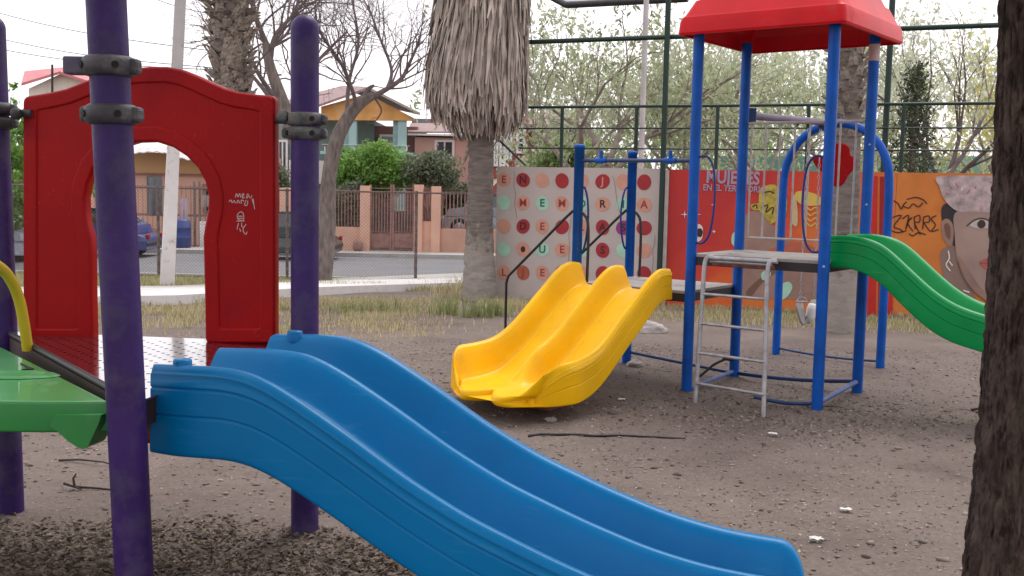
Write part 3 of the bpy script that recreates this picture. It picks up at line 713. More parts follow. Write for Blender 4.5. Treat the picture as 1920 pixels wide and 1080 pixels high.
# leafless tree
def bare_tree(label, trunk_px, Y, radii, branches, seed, name='bare_tree', cfg=None):
    rr = random.Random(seed)
    b0 = P(*trunk_px[0], Y)
    t = thing(name, label, 'tree', b0)
    pts = smoothpath([P(x, y, Y) for x, y in trunk_px]); rs = np.interp(np.linspace(0, 1, len(pts)), np.linspace(0, 1, len(radii)), radii)
    m = MB(); m.tube(pts, list(rs), 14); m.build('trunk', m_bark_grey, t)
    cf = cfg or dict(seg=0.16, taper=0.55, wob=0.14, up=0.012, kids=3, tipkids=3, ang=(0.35, 1.0), len=(0.55, 0.85), lift=0.0)
    for br in branches:
        m = MB(); tips = []
        pp = smoothpath([P(x, y, Y + dy) for x, y, dy in br['p']]); r0 = br['r']
        rs = [r0 * (1 - 0.65 * i / (len(pp) - 1)) for i in range(len(pp))]
        m.tube(pp, rs, 8, cap=False)
        for k in range(br['n']):
            f = 0.25 + 0.75 * (k + 1) / br['n']; i = min(len(pp) - 2, int(f * (len(pp) - 1))); dd = (pp[i + 1] - pp[i]).normalized()
            ax = Vector((rr.gauss(0, 1), rr.gauss(0, 1), rr.gauss(0, 1))).cross(dd).normalized()
            nd = Matrix.Rotation(rr.uniform(0.3, 1.1), 3, ax) @ dd; nd.z += br.get('lift', 0.1)
            limb(m, pp[i], nd, br['L'] * .78 * rr.uniform(0.7, 1.15), min(rs[i] * 0.5, .022), br.get('d', 3) + (1 if br.get('d', 3) == 3 else 0), cf, tips, rr)
        m.build('branch', m_twig, t, fix=False)
    return t
bare_tree('leafless tree with a pruned crooked trunk before the orange garden wall', [(598, 535), (612, 440), (616, 340), (632, 262), (664, 205), (700, 178)], 22.5, [0.27, 0.19, 0.155, 0.15, 0.13, 0.09],
    [dict(p=[(690, 186, 0), (720, 170, 0), (752, 148, .1), (768, 118, .2), (786, 78, .2)], r=0.065, n=12, L=1.1, d=3, lift=0.25),
     dict(p=[(664, 205, 0), (664, 180, -.3), (640, 120, -.5), (600, 60, -.6), (590, 10, -.6)], r=0.05, n=15, L=1.3, d=3),
     dict(p=[(680, 190, 0), (690, 168, 0), (702, 160, 0)], r=0.075, n=1, L=0.3, d=0),
     dict(p=[(726, 167, 0), (734, 130, .3), (712, 70, .6), (690, 10, .8)], r=0.045, n=15, L=1.3, d=3),
     dict(p=[(650, 222, 0), (655, 150, .4), (672, 80, .8), (660, 0, 1)], r=0.05, n=15, L=1.3, d=3),
     dict(p=[(700, 180, 0), (715, 205, .1), (708, 222, .2), (698, 232, .3)], r=0.025, n=2, L=0.4, d=1)], 5)
bare_tree('leafless tree with a leaning grey trunk behind the second purple post', [(580, 540), (574, 400), (566, 310), (538, 215), (508, 130), (498, 80)], 20.5, [0.18, 0.15, 0.14, 0.13, 0.10, 0.07],
    [dict(p=[(505, 130, 0), (515, 70, 0), (548, 30, .2), (590, -20, .3)], r=0.06, n=15, L=1.3, d=3),
     dict(p=[(498, 80, 0), (480, 30, 0), (470, -30, .2)], r=0.06, n=13, L=1.3, d=3),
     dict(p=[(528, 215, 0), (480, 150, .2), (430, 100, .4), (380, 70, .5)], r=0.05, n=14, L=1.2, d=3),
     dict(p=[(520, 190, 0), (480, 130, -.5), (440, 40, -.9), (420, -20, -1)], r=0.05, n=13, L=1.2, d=3),
     dict(p=[(536, 240, 0), (560, 170, .5), (600, 110, .9), (650, 60, 1.2)], r=0.055, n=15, L=1.3, d=3),
     dict(p=[(512, 150, 0), (508, 90, .5), (540, 60, 1.2), (560, 0, 1.6)], r=0.05, n=13, L=1.2, d=3)], 9)

# leafy trees
def leafy(label, cat_name, px, pyb, Y, H, spread, lm, bark, seed, ntips=1, leaf=0.10, per=34, hang=0.6, sig=0.28, r=0.22, lean=0.0, depth=4, group=None, aspect=3.2, base_z=None, kids=3, first=0.34):
    rr = random.Random(seed); rg = np.random.default_rng(seed)
    b0 = P(px, 350, Y); b0.z = base_z if base_z is not None else float(tz0(Y)) - 0.05
    t = thing(cat_name, label, 'tree', b0, group)
    m = MB(); tips = []
    top = b0 + Vector((lean * H, rr.uniform(-.3, .3), H * first))
    pts = smoothpath([b0, b0 + (top - b0) * 0.35 + Vector((rr.uniform(-.15, .15), 0, 0)), b0 + (top - b0) * 0.7 + Vector((rr.uniform(-.2, .2), 0, 0)), top])
    m.tube(pts, [r * (1.25 - 0.75 * i / (len(pts) - 1)) for i in range(len(pts))], 10)
    m.build('trunk', bark, t)
    m = MB()
    cf = dict(seg=0.4, taper=0.65, wob=0.10, up=0.02, kids=kids, ang=(0.3, 0.85), len=(0.6, 0.82), lift=0.06)
    L0 = H * (1 - first) * 0.36
    for k in range(5):
        a = k * 2.4 + rr.uniform(0, 1); d = Vector((math.cos(a) * spread, math.sin(a) * spread, 1.0))
        f = rr.uniform(0.65, 1.0) if k else 1; q = pts[int(f * (len(pts) - 1))]
        limb(m, q, d, L0, r * 0.26, depth - 1, cf, tips, rr)
    m.build('branches', bark, t, fix=False)
    T = np.array([list(p) for p, d in tips]); n = len(T)
    # hanging sprays of narrow leaves
    ns = 4
    st = np.repeat(T, ns, 0) + rg.normal(size=(n * ns, 3)) * sig
    ln = hang * rg.uniform(0.3, 1.2, (len(st), 1))
    sw = rg.normal(size=(len(st), 3)) * 0.25; sw[:, 2] = -1
    kk = max(1, int(per * 1.3) // ns)
    u = rg.uniform(0, 1, (len(st), kk, 1))
    pts3 = st[:, None, :] + sw[:, None, :] * ln[:, None, :] * u + rg.normal(size=(len(st), kk, 3)) * 0.05
    V, F = leafquads(pts3.reshape(-1, 3), leaf * 1.18, rg, aspect * .85, droop=0.9 if hang > 0.3 else 0.1)
    npmesh('crown', V, F4=F, mat=lm, parent=t)
    return t
lf_olive = leafmat('olive_leaves', (0.34, 0.40, 0.22), (0.58, 0.62, 0.42), 0.55)
lf_green = leafmat('fresh_green_leaves', (0.18, 0.27, 0.09), (0.36, 0.46, 0.18), 0.5)
lf_pale = leafmat('pale_grey_green_leaves', (0.42, 0.46, 0.33), (0.70, 0.72, 0.56), 0.55)
lf_yellow = leafmat('yellow_green_leaves', (0.46, 0.46, 0.18), (0.72, 0.68, 0.30), 0.55)
lf_dark = leafmat('dark_conifer_needles', (0.035, 0.055, 0.028), (0.10, 0.13, 0.06), 0.25)
lf_bush = leafmat('bright_bush_leaves', (0.10, 0.22, 0.03), (0.26, 0.44, 0.10), 0.4)
lf_grey = leafmat('grey_green_bush_leaves', (0.10, 0.13, 0.075), (0.24, 0.27, 0.17), 0.4)
GT = 'trees behind the court'
leafy('thin pale tree just right of the shaggy palm behind the wall', 'feathery_tree', 1030, 0, 27, 7.5, 0.7, lf_pale, m_bark_far, 21, per=30, leaf=0.12, r=0.16, group=GT)
leafy('tall forking tree with a thick brown trunk behind the dotted wall', 'feathery_tree', 1160, 0, 23, 8.0, 0.75, lf_olive, m_bark_far, 22, per=26, leaf=0.11, r=0.30, group=GT, lean=-0.03)
leafy('light green drooping tree between the thin pale pole and the red roofed tower', 'feathery_tree', 1290, 0, 26, 7.5, 0.8, lf_pale, m_bark_far, 23, per=34, leaf=0.12, r=0.2, group=GT, hang=1.1)
leafy('drooping green tree seen between the tower legs under the red roof', 'feathery_tree', 1440, 0, 25, 7.5, 0.85, lf_olive, m_bark_far, 24, per=40, leaf=0.12, r=0.2, group=GT, hang=1.2)
leafy('pale drooping tree behind the rear palm trunk', 'feathery_tree', 1560, 0, 29, 8.5, 0.8, lf_pale, m_bark_far, 25, per=34, leaf=0.13, r=0.22, group=GT, hang=1.1)
leafy('open tree with dark bare limbs left of the foreground trunk', 'feathery_tree', 1812, 0, 24, 7.6, 0.75, lf_pale, m_twig, 26, per=14, leaf=0.11, r=0.24, group=GT, lean=-0.06)
leafy('yellow green drooping willow beside the foreground trunk', 'willow_tree', 1880, 0, 27, 8.0, 0.75, lf_yellow, m_bark_far, 27, per=44, leaf=0.12, r=0.2, group=GT, hang=1.6)
leafy('low fresh green tree behind the left end of the court fence', 'feathery_tree', 1075, 0, 33, 5.0, 0.9, lf_green, m_bark_far, 28, per=34, leaf=0.13, r=0.15, group=GT)
leafy('low olive tree far behind the court middle', 'feathery_tree', 1350, 0, 36, 6.5, 1.0, lf_green, m_bark_far, 29, per=36, leaf=0.15, r=0.18, group=GT)
leafy('distant pale tree at the right behind the court fence', 'feathery_tree', 1740, 0, 38, 8.5, 0.9, lf_pale, m_bark_far, 30, per=26, leaf=0.15, r=0.2, group=GT)
leafy('distant olive tree peeking left of the tall green court post', 'feathery_tree', 1215, 0, 38, 9.5, 0.9, lf_olive, m_bark_far, 34, per=24, leaf=0.15, r=0.2, group=GT)
# dark conifer
def conifer(label, px, Y, H, seed):
    rg = np.random.default_rng(seed); b0 = P(px, 350, Y); b0.z = float(tz0(Y))
    t = thing('conifer', label, 'tree', b0)
    m = MB(); m.tube([b0, b0 + Vector((0.05, 0, H))], [0.16, 0.02], 8); m.build('trunk', m_bark_grey, t)
    ps = []
    m = MB()
    for k in range(90):
        h = H * (0.12 + 0.86 * k / 90); R_ = (1 - h / H) * 1.25 + 0.1; a = k * 2.4
        e = b0 + Vector((math.cos(a) * R_, math.sin(a) * R_, h - 0.25 * R_)); s_ = b0 + Vector((0, 0, h))
        m.tube([s_, e], [0.02, 0.006], 3, cap=False)
        u = rg.uniform(0.15, 1, (55, 1)); ps.append(np.array(s_) * (1 - u) + np.array(e) * u + rg.normal(size=(55, 3)) * 0.09 * np.array([1, 1, 1.3]))
    m.build('branches', m_bark_grey, t, fix=False)
    V, F = leafquads(np.concatenate(ps), 0.10, rg, 3.0, droop=0.3); npmesh('crown', V, F4=F, mat=lf_dark, parent=t)
conifer('narrow dark evergreen behind the court fence right of the red tower roof', 1706, 22.3, 4.9, 41)
# left green tree
leafy('dense green tree at the far left edge beside the pink roofed house', 'leafy_tree', 5, 0, 27.5, 4.9, 0.7, lf_bush, m_bark_far, 31, per=60, leaf=0.12, hang=0.15, sig=0.35, r=0.16, aspect=2.0, first=0.3)
leafy('low green bushy tree behind the chain link at the left edge', 'leafy_tree', 30, 0, 30, 3.4, 1.1, lf_bush, m_bark_far, 32, per=60, leaf=0.12, hang=0.15, sig=0.35, r=0.12, aspect=2.0, first=0.2)

def bush(label, cx, cy, rx, ry, Y, lm, seed, n=2600, leaf=0.11, name='garden_shrub'):
    rg = np.random.default_rng(seed); c = P(cx, cy, Y); sx = rx * Y / FPX; sz = ry * Y / FPX
    zb = -0.75
    t = thing(name, label, 'shrub', (c.x, c.y, zb))
    m = MB(); rr = random.Random(seed)
    cents = []
    for k in range(26):
        a = rr.uniform(0, 6.28); q = math.sqrt(rr.uniform(0, 1)); e = Vector((c.x + math.cos(a) * sx * q * .85, c.y + rr.uniform(-.6, .6) * sx * .6, c.z + math.sin(a) * sz * q * .75)); cents.append(e)
        m.tube([(c.x + rr.uniform(-.2, .2), c.y, zb), ((c.x + e.x) / 2 + rr.uniform(-.1, .1), (c.y + e.y) / 2, (zb + e.z) / 2 + .2), e], [0.04, 0.025, 0.01], 4, cap=False)
    m.build('stems', m_bark_grey, t, fix=False)
    ps = []
    for e in cents:
        k = n // 16; d = rg.normal(size=(k, 3)); d /= np.linalg.norm(d, axis=1, keepdims=True); rad = rg.uniform(0.55, 1.05, (k, 1))
        ps.append(np.array(e) + d * rad ** .6 * np.array([sx * 0.40, sx * 0.40, sz * 0.46]) * rg.uniform(.75, 1.2) + rg.normal(size=(k, 3)) * .07)
    V, F = leafquads(np.concatenate(ps), leaf, rg, 1.9); npmesh('foliage', V, F4=F, mat=lm, parent=t)
bush('bright green rounded shrub above the orange garden gate', 700, 316, 74, 46, 37, lf_bush, 51, 5200, 0.13)
bush('grey green shrub with white flowers right of the bright shrub', 812, 322, 52, 36, 36.5, lf_grey, 52, 3200, 0.12)
bush('dark leafy shrub behind the left bay of the orange garden wall', 650, 385, 40, 45, 36.0, lf_grey, 53, 2600, 0.12)
bush('dull shrub behind the right bay of the garden wall', 850, 378, 40, 34, 37.5, lf_grey, 54, 2200, 0.12)
bush('green shrub between the red arch panel and the second purple post', 520, 370, 34, 60, 37.2, lf_grey, 55, 2400, 0.12)
bush('green shrub low behind the court fence beside the red brick house', 1040, 300, 46, 40, 26, lf_green, 56, 2600, 0.10)

# ------------------------------------------------------------------ palms
m_palm = mat('palm_trunk_bark', (0.21, 0.175, 0.155), 0.95, 0.25, 5, 0.8, 30, stretch=(1, 1, 5), dirt=(0.12, 0.095, 0.08), dscale=4, dth=0.55)
m_palmpale = mat('worn_lime_on_bark', (0.40, 0.355, 0.31), 0.95, 0.2, 14, 0.7, 40, dirt=(0.22, 0.18, 0.15), dscale=12, dth=0.48)
m_boot = mat('old_palm_leaf_base', (0.36, 0.31, 0.26), 0.9, 0.35, 12, 0.5, 40, dirt=(0.10, 0.065, 0.05), dscale=14, dth=0.50, island=0.0)
m_skirt = mat('dead_palm_fronds', (0.42, 0.355, 0.31), 0.95, 0.25, 4, island=0.5)
def limed_bark(h):
    m = m_palm.copy(); m.name = 'limed_palm_bark'; t = m.node_tree; n = t.nodes; l = t.links; bs = n['Principled BSDF']
    old = bs.inputs['Base Color'].links[0].from_socket
    tc = n.new('ShaderNodeTexCoord'); sp = n.new('ShaderNodeSeparateXYZ'); l.new(tc.outputs['Object'], sp.inputs[0])
    q = n.new('ShaderNodeTexNoise'); q.inputs['Scale'].default_value = 7; q.inputs['Detail'].default_value = 8; q.inputs['Roughness'].default_value = .7; l.new(tc.outputs['Object'], q.inputs['Vector'])
    ad = n.new('ShaderNodeMath'); ad.operation = 'MULTIPLY_ADD'; ad.inputs[1].default_value = -2.2; ad.inputs[2].default_value = 1.1 + h; l.new(q.outputs['Fac'], ad.inputs[0])
    su = n.new('ShaderNodeMath'); su.operation = 'SUBTRACT'; l.new(ad.outputs[0], su.inputs[0]); l.new(sp.outputs['Z'], su.inputs[1])
    cr = n.new('ShaderNodeValToRGB'); cr.color_ramp.elements[0].position = 0.0; cr.color_ramp.elements[1].position = 0.35; cr.color_ramp.elements[1].color = (.62, .62, .62, 1); l.new(su.outputs[0], cr.inputs[0])
    mm = n.new('ShaderNodeMix'); mm.data_type = 'RGBA'; l.new(cr.outputs[0], mm.inputs[0]); l.new(old, mm.inputs[6]); mm.inputs[7].default_value = (0.43, 0.385, 0.34, 1); l.new(mm.outputs[2], bs.inputs['Base Color'])
    return m
def palm_trunk(t, pts, radii, ring=0.05, seed=1, split=None):
    """displaced tube with uneven rings"""
    pts = smoothpath(pts, 8); m = len(pts)
    tt = np.linspace(0, 1, m); n = 36; rows = 150
    ti = np.linspace(0, 1, rows)
    cx = np.interp(ti, tt, [p.x for p in pts]); cy = np.interp(ti, tt, [p.y for p in pts]); cz = np.interp(ti, tt, [p.z for p in pts])
    rr = np.interp(ti, np.linspace(0, 1, len(radii)), radii)
    A = np.linspace(0, 2 * np.pi, n, endpoint=False)
    AA, TT = np.meshgrid(A, ti)
    H = (cz[-1] - cz[0])
    nzv = fbm(np.cos(AA) * 3 + 9 + seed, TT * H * 9, seed) - 0.5 + 0.5 * (fbm(np.cos(AA) * 9 + 9, TT * H * 30 + np.sin(AA) * 9 + 20, seed + 3) - 0.5)
    rings = np.abs(((TT * H / 0.085 + (vnoise(np.cos(AA) * 2 + 5, TT * H * 2, seed) * 1.5)) % 1) - 0.5) - 0.25
    R_ = rr[:, None] * (1 + nzv * ring * 3) + rings * 0.022
    V = np.stack([cx[:, None] + np.cos(AA) * R_, cy[:, None] + np.sin(AA) * R_, cz[:, None] + 0 * AA], -1)
    i = np.arange(rows - 1)[:, None] * n; j = np.arange(n)[None, :]; j2 = (j + 1) % n
    F = np.stack([(i + j), (i + j2), (i + n + j2), (i + n + j)], -1)
    if split is None:
        npmesh('trunk', V, F4=F.reshape(-1, 4), mat=m_palm, parent=t, smooth=True)
    else:
        npmesh('trunk', V, F4=F.reshape(-1, 4), mat=limed_bark(split * H), parent=t, smooth=True)
def crown_fronds(t, top, n, R_, lm, seed):
    rr = random.Random(seed); m = MB()
    for k in range(n):
        a = k * 2.4; el = rr.uniform(-0.5, 1.1); d = Vector((math.cos(a) * math.cos(el), math.sin(a) * math.cos(el), math.sin(el)))
        e = Vector(top) + d * R_ * 0.55; m.tube([top, e], [0.03, 0.015], 4, cap=False)
        side = d.cross(Vector((0, 0, 1))).normalized(); upv = side.cross(d)
        for q in range(11):
            an = (q - 5) * 0.26; dd = (d * math.cos(an) + side * math.sin(an)).normalized(); tip = e + dd * R_ * 0.5 + Vector((0, 0, -0.12 * R_ * abs(an)))
            w = side * math.cos(an) * 0.035 - d * math.sin(an) * 0.035; mdp = e + dd * R_ * 0.28
            m.add([e, mdp + w, tip, mdp - w], [(0, 1, 2, 3)])
    m.build('crown', lm, t, fix=False)
def boots(t, base, up, R0, z0, z1, rows, per, size, seed):
    """old leaf bases in crossing spirals, one mesh shared"""
    bm = MB(); s = size
    bm.add([(-.5 * s, 0, -.1 * s), (.5 * s, 0, -.1 * s), (.34 * s, 0.30 * s, .75 * s), (-.34 * s, 0.30 * s, .75 * s), (0, .30 * s, .05 * s), (0.03 * s, .66 * s, 1.18 * s), (-.22 * s, .42 * s, .92 * s), (.2 * s, .40 * s, 1.0 * s)],
           [(0, 4, 3), (4, 5, 6, 3), (4, 1, 2), (4, 2, 7, 5), (0, 1, 4), (3, 6, 5), (5, 7, 2), (3, 5, 2), (0, 3, 2, 1)])
    proto = bm.build('leaf_base', m_boot, None)
    me = proto.data; bpy.data.objects.remove(proto)
    me2 = me.copy(); me3 = me.copy(); rr = random.Random(seed)
    me2.transform(Matrix.Diagonal((1.1, 1.25, 0.8, 1))); me3.transform(Matrix.Diagonal((0.8, 0.7, 1.25, 1)))
    oo = org(t)
    for i in range(rows):
        f = i / (rows - 1); z = z0 + (z1 - z0) * f; c = Vector(base) + Vector(up) * (z - base[2])
        for k in range(per):
            a = 2 * math.pi * (k + 0.5 * (i % 2)) / per + rr.uniform(-.12, .12)
            o = bpy.data.objects.new('leaf_base', rr.choice([me, me, me2, me3])); link(o, t)
            rt = Matrix.Rotation(a - math.pi / 2, 4, 'Z') @ Matrix.Rotation(rr.uniform(-.25, .25), 4, 'Y') @ Matrix.Rotation(rr.uniform(-.85, .05), 4, 'X')
            pos = c + Vector((math.cos(a), math.sin(a), 0)) * R0 * 0.93 - oo + Vector((0, 0, rr.uniform(-.03, .03)))
            o.matrix_local = Matrix.Translation(pos) @ rt
# big palm with a skirt of dead fronds
b0 = G(900, 562); YB = b0.y
palm = thing('skirted_palm', 'stout palm with a shaggy skirt of dead grey fronds left of the dotted wall', 'palm tree', b0)
def pk(x, y): return P(x, y, YB)
palm_trunk(palm, [pk(900, 575), pk(899, 500), pk(899, 420), pk(901, 330), pk(903, 250), pk(898, 120), pk(895, -150)], [0.285, 0.27, 0.235, 0.215, 0.20, 0.195, 0.19, 0.19, 0.19, 0.19, 0.18], 0.05, 3, split=0.19)
rgk = np.random.default_rng(5)
Vs = []; Fs = []; cnt = 0
yy0, yy1 = -170, 262
prof_y = [-170, 0, 60, 120, 180, 225, 246, 268]; prof_l = [830, 820, 810, 801, 795, 806, 830, 862]; prof_r = [980, 994, 991, 989, 988, 984, 972, 940]
nst = 3600
for k in range(nst):
    ytip = rgk.choice([rgk.uniform(-100, 262), rgk.uniform(140, 268)]); ln = rgk.uniform(60, 170); ytop = ytip - ln
    l_, r_e = np.interp(ytip, prof_y, prof_l), np.interp(ytip, prof_y, prof_r); l2, r2 = np.interp(ytop, prof_y, prof_l), np.interp(ytop, prof_y, prof_r)
    a = rgk.uniform(0, 2 * np.pi); q = rgk.uniform(0.82, 1.03) if rgk.random() < .85 else rgk.uniform(0.3, .8)
    c0 = P((l2 + r2) / 2, ytop, YB); c1 = P((l_ + r_e) / 2, ytip, YB); R0_ = (r2 - l2) / 2 * YB / FPX; R1_ = (r_e - l_) / 2 * YB / FPX
    if ytip > 225: q *= rgk.uniform(0.5, 1.15)
    if rgk.random() < .05: q *= rgk.uniform(1.02, 1.12)
    dirv = np.array([math.cos(a), math.sin(a), 0]); side = np.array([-math.sin(a), math.cos(a), 0])
    w = rgk.uniform(0.010, 0.030); sw = rgk.normal() * 0.05; tw = rgk.uniform(-0.8, 0.8); S = 5
    sd = side * math.cos(tw) + dirv * math.sin(tw)
    base_i = cnt
    for j in range(S):
        f = j / (S - 1); c = np.array(c0) * (1 - f) + np.array(c1) * f
        Rr = (R0_ * 0.80 * (1 - f) + R1_ * f) * q + 0.05 * math.sin(f * 3.1) 
        p_ = c + dirv * Rr + side * sw * f * f + rgk.normal(size=3) * 0.006
        ww = w * (0.7 + 0.6 * f if f < 0.7 else (1.15 - f) * 2.2)
        Vs += [p_ - sd * ww, p_ + dirv * 0.006, p_ + sd * ww]; cnt += 3
    for j in range(S - 1):
        q0 = base_i + j * 3; Fs += [(q0, q0 + 1, q0 + 4, q0 + 3), (q0 + 1, q0 + 2, q0 + 5, q0 + 4)]
npmesh('frond_skirt', np.array(Vs), F4=np.array(Fs), mat=m_skirt, parent=palm, kind='stuff')
m = MB(); p0 = pk(880, 262); m.tube([pk(884, 250), pk(878, 280), pk(870, 304)], [0.03, 0.035, 0.02], 5); m.tube([pk(905, 255), pk(916, 282), pk(914, 300)], [0.03, 0.02, 0.012], 5); m.tube([pk(920, 250), pk(925, 275), pk(933, 262)], [0.02, 0.02, 0.012], 5)
m.build('broken_stub', m_boot, palm)
crown_fronds(palm, pk(895, -160) + Vector((0, 0, 0.1)), 26, 1.7, lf_green, 3)

def booted_palm(label, pxb, Y, rad, zlo, zhi, rows, per, size, H, seed, leanpx=0):
    z0 = float(tz0(Y)) - 0.1; a = P(pxb[0], pxb[1], Y); c = P(pxb[2], pxb[3], Y)
    dirv = (c - a) / (c.z - a.z); base = a + dirv * (z0 - a.z); top = a + dirv * (H - a.z)
    t = thing('booted_palm', label, 'palm tree', base)
    palm_trunk(t, [base, base + dirv * (H * 0.33), base + dirv * H * 0.66, top], [rad * 1.15, rad, rad, rad * .95], 0.05, seed, split=0.18 if seed == 7 else None)
    boots(t, tuple(base), tuple(dirv), rad, zlo, zhi, rows, per, size, seed)
    crown_fronds(t, top, 24, 1.8, lf_green, seed)
    return t
booted_palm('palm with a rough trunk of jagged old leaf bases rising behind the red arch panel', (434, 180, 431, 0), 17.0, 0.245, 1.9, 5.3, 24, 11, 0.21, 6.6, 6)
booted_palm('palm seen between the legs of the blue tower with a limed foot', (1578, 560, 1590, 180), 12.2, 0.155, 2.15, 4.6, 20, 8, 0.13, 6.0, 7)

# ------------------------------------------------------------------ houses and garden walls
m_orange = mat('peach_wall_paint', (0.72, 0.43, 0.32), 0.85, 0.06, 1.2, 0.05, 20, dirt=(0.58, 0.36, 0.27), dscale=0.9, dth=0.6)
m_ochre = mat('ochre_gable_paint', (0.68, 0.36, 0.12), 0.85, 0.15, 2, dirt=(0.60, 0.44, 0.28), dscale=1.2, dth=0.55)
m_pink = mat('pink_wall_paint', (0.62, 0.37, 0.31), 0.85, 0.05, 1)
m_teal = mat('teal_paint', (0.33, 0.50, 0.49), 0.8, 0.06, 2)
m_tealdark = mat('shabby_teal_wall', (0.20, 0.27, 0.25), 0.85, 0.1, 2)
m_roof = mat('mauve_tile_roof', (0.30, 0.20, 0.195), 0.85, 0.15, 6)
m_pinkroof = mat('pink_sheet_roof', (0.50, 0.17, 0.18), 0.7, 0.1, 4)
m_cream = mat('cream_weathered_wall', (0.62, 0.58, 0.50), 0.9, 0.05, 1, dirt=(0.36, 0.33, 0.27), dscale=1.5, dth=0.56, stretch=(3, 3, .4))
m_white = mat('white_paint', (0.75, 0.73, 0.72), 0.7, 0.03, 3)
m_brick = mat('red_brick_paint', (0.33, 0.09, 0.075), 0.85, 0.12, 3)
m_brownwall = mat('brown_wall', (0.28, 0.15, 0.13), 0.85, 0.12, 2)
m_gate = mat('rusty_gate_paint', (0.32, 0.17, 0.145), 0.7, 0.2, 5)
m_dimroom = mat('dim_interior', (0.10, 0.085, 0.08), 0.9)
m_maroon = mat('maroon_paint', (0.28, 0.07, 0.07), 0.8, 0.1, 2)
m_backyard = mat('yard_clutter', (0.20, 0.165, 0.15), 0.9, 0.3, 3, 0.2, 10)
def bx(name, x0, y0, x1, y1, Y, th, mt, par, front_up=0.0, **k):
    """upright box whose front face spans the two surveyed corners"""
    a = P(x0, y0, Y); c = P(x1, y1, Y)
    m = MB(); m.box(((a.x + c.x) / 2, Y + th / 2 - front_up, (a.z + c.z) / 2), (abs(c.x - a.x), th, abs(a.z - c.z))); return m.build(name, mt, par, **k)
def window(par, x0, y0, x1, y1, Y, panes=2, fm=None, name='window'):
    fm = fm or m_white
    a = P(x0, y0, Y); c = P(x1, y1, Y); fw = 0.09
    m = MB(); 
    for (u0, u1, v0, v1) in ((a.x, c.x, a.z, a.z - fw), (a.x, c.x, c.z + fw, c.z), (a.x, a.x + fw, a.z - fw, c.z + fw), (c.x - fw, c.x, a.z - fw, c.z + fw)):
        m.box(((u0 + u1) / 2, Y, (v0 + v1) / 2), (u1 - u0, 0.12, abs(v0 - v1)))
    W_ = (c.x - a.x - 2 * fw)
    for k in range(1, panes): m.box((a.x + fw + W_ * k / panes, Y, (a.z + c.z) / 2), (0.06, 0.10, abs(a.z - c.z) - 2 * fw))
    w = m.build(name, fm, par)
    for k in range(panes):
        m = MB(); m.box((a.x + fw + W_ * (k + .5) / panes, Y + 0.015, (a.z + c.z) / 2), (W_ / panes - 0.07, 0.02, abs(a.z - c.z) - 2 * fw - .01)); m.build('pane', m_glass, w)
    return w
# teal porch house with ochre gable
YH = 44.0
h1 = thing('gable_house', 'two storey house with ochre gable and teal porch columns behind the bright shrub', 'house', P(690, 470, YH + 3))
h1.location.z = -0.8
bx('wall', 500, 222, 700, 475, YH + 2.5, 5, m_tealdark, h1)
bx('wall', 700.5, 236, 780, 475, YH + 2.6, 5, m_brownwall, h1)
def gable(name, px, Y, th, mt, par):
    pts = [P(x, y, Y) for x, y in px]; m = MB(); m.prism(pts, (0, th, 0)); return m.build(name, mt, par)
gable('gable_wall', [(602, 225), (602, 200), (688, 176), (776, 221), (776, 226)], YH, 0.3, m_ochre, h1)
def slab(name, p4, th, mt, par):
    m = MB(); m.prism([Vector(p) for p in p4], (0, 0, th)); return m.build(name, mt, par)
ridge = P(690, 168, YH - .5); ridge2 = P(640, 165, YH + 7)
eL = P(560, 214, YH - .5); eL2 = P(520, 196, YH + 7); eR = P(788, 216, YH - .5); eR2 = P(740, 205, YH + 7)
slab('roof', [eL, ridge, ridge2, eL2], 0.10, m_roof, h1); slab('roof', [ridge + Vector((.02, 0, .01)), eR, eR2, ridge2 + Vector((.02, 0, .01))], 0.10, mat('weathered_fascia', (0.36, 0.31, 0.29), 0.8), h1)
for x in (661, 753):
    bx('column', x - 7, 226, x + 6, 470, YH + 0.1, 0.3, m_teal, h1); bx('column', x - 16, 226, x - 8, 470, YH + .25, 0.3, mat('column_shaded_side', (0.24, 0.38, 0.37), 0.8), h1)  # second box: darker teal copy, the column's shaded side put in as colour
bx('balcony_slab', 600, 283, 776, 292, YH - .1, 2.6, m_teal, h1)
bx('balcony_rail', 603, 270, 768, 274, YH + 0.02, 0.06, m_white, h1)
for x in range(608, 768, 7):
    if abs(x - 655) > 12 and abs(x - 747) > 14: bx('baluster', x, 274.5, x + 1.6, 282.5, YH + .03, 0.04, m_white, h1)
window(h1, 712, 252, 744, 272, YH + 2.5, 1); bx('dim_doorway', 704, 258, 711, 283, YH + 2.5, .08, m_dimroom, h1, front_up=.05)  # dark box: dimness of the room inside put in as colour
window(h1, 520, 262, 540, 345, YH + 2.4, 2, m_white)
bx('white_panel', 542, 300, 620, 345, YH + 1.5, .2, m_white, h1)
# pink house
YI = 46.0
h2 = thing('pink_house', 'pink house with white roof edge and a white framed window left of the skirted palm', 'house', P(820, 470, YI)); h2.location.z = -0.8
bx('wall', 778, 257, 925, 480, YI, 6, m_pink, h2)
bx('roof_edge', 764, 250, 926, 256.5, YI - .35, 6.5, m_white, h2)
slab('roof', [P(764, 249.5, YI - .3), P(926, 249.5, YI - .3), P(926, 233, YI + 5), P(770, 233, YI + 5)], .06, m_roof, h2)
window(h2, 815, 262, 852, 298, YI - .02, 2)
bx('parapet', 808, 205, 905, 238, YI + 5.4, .5, m_maroon, h2)
bx('water_tank', 772, 222, 808, 236, YI + 5.3, 1.2, mat('slate_grey', (0.20, 0.21, 0.23), .7), h2)
for x in (816, 828, 842): bx('roof_ornament', x, 200, x + 4, 205, YI + 5.4, .3, m_cream, h2)
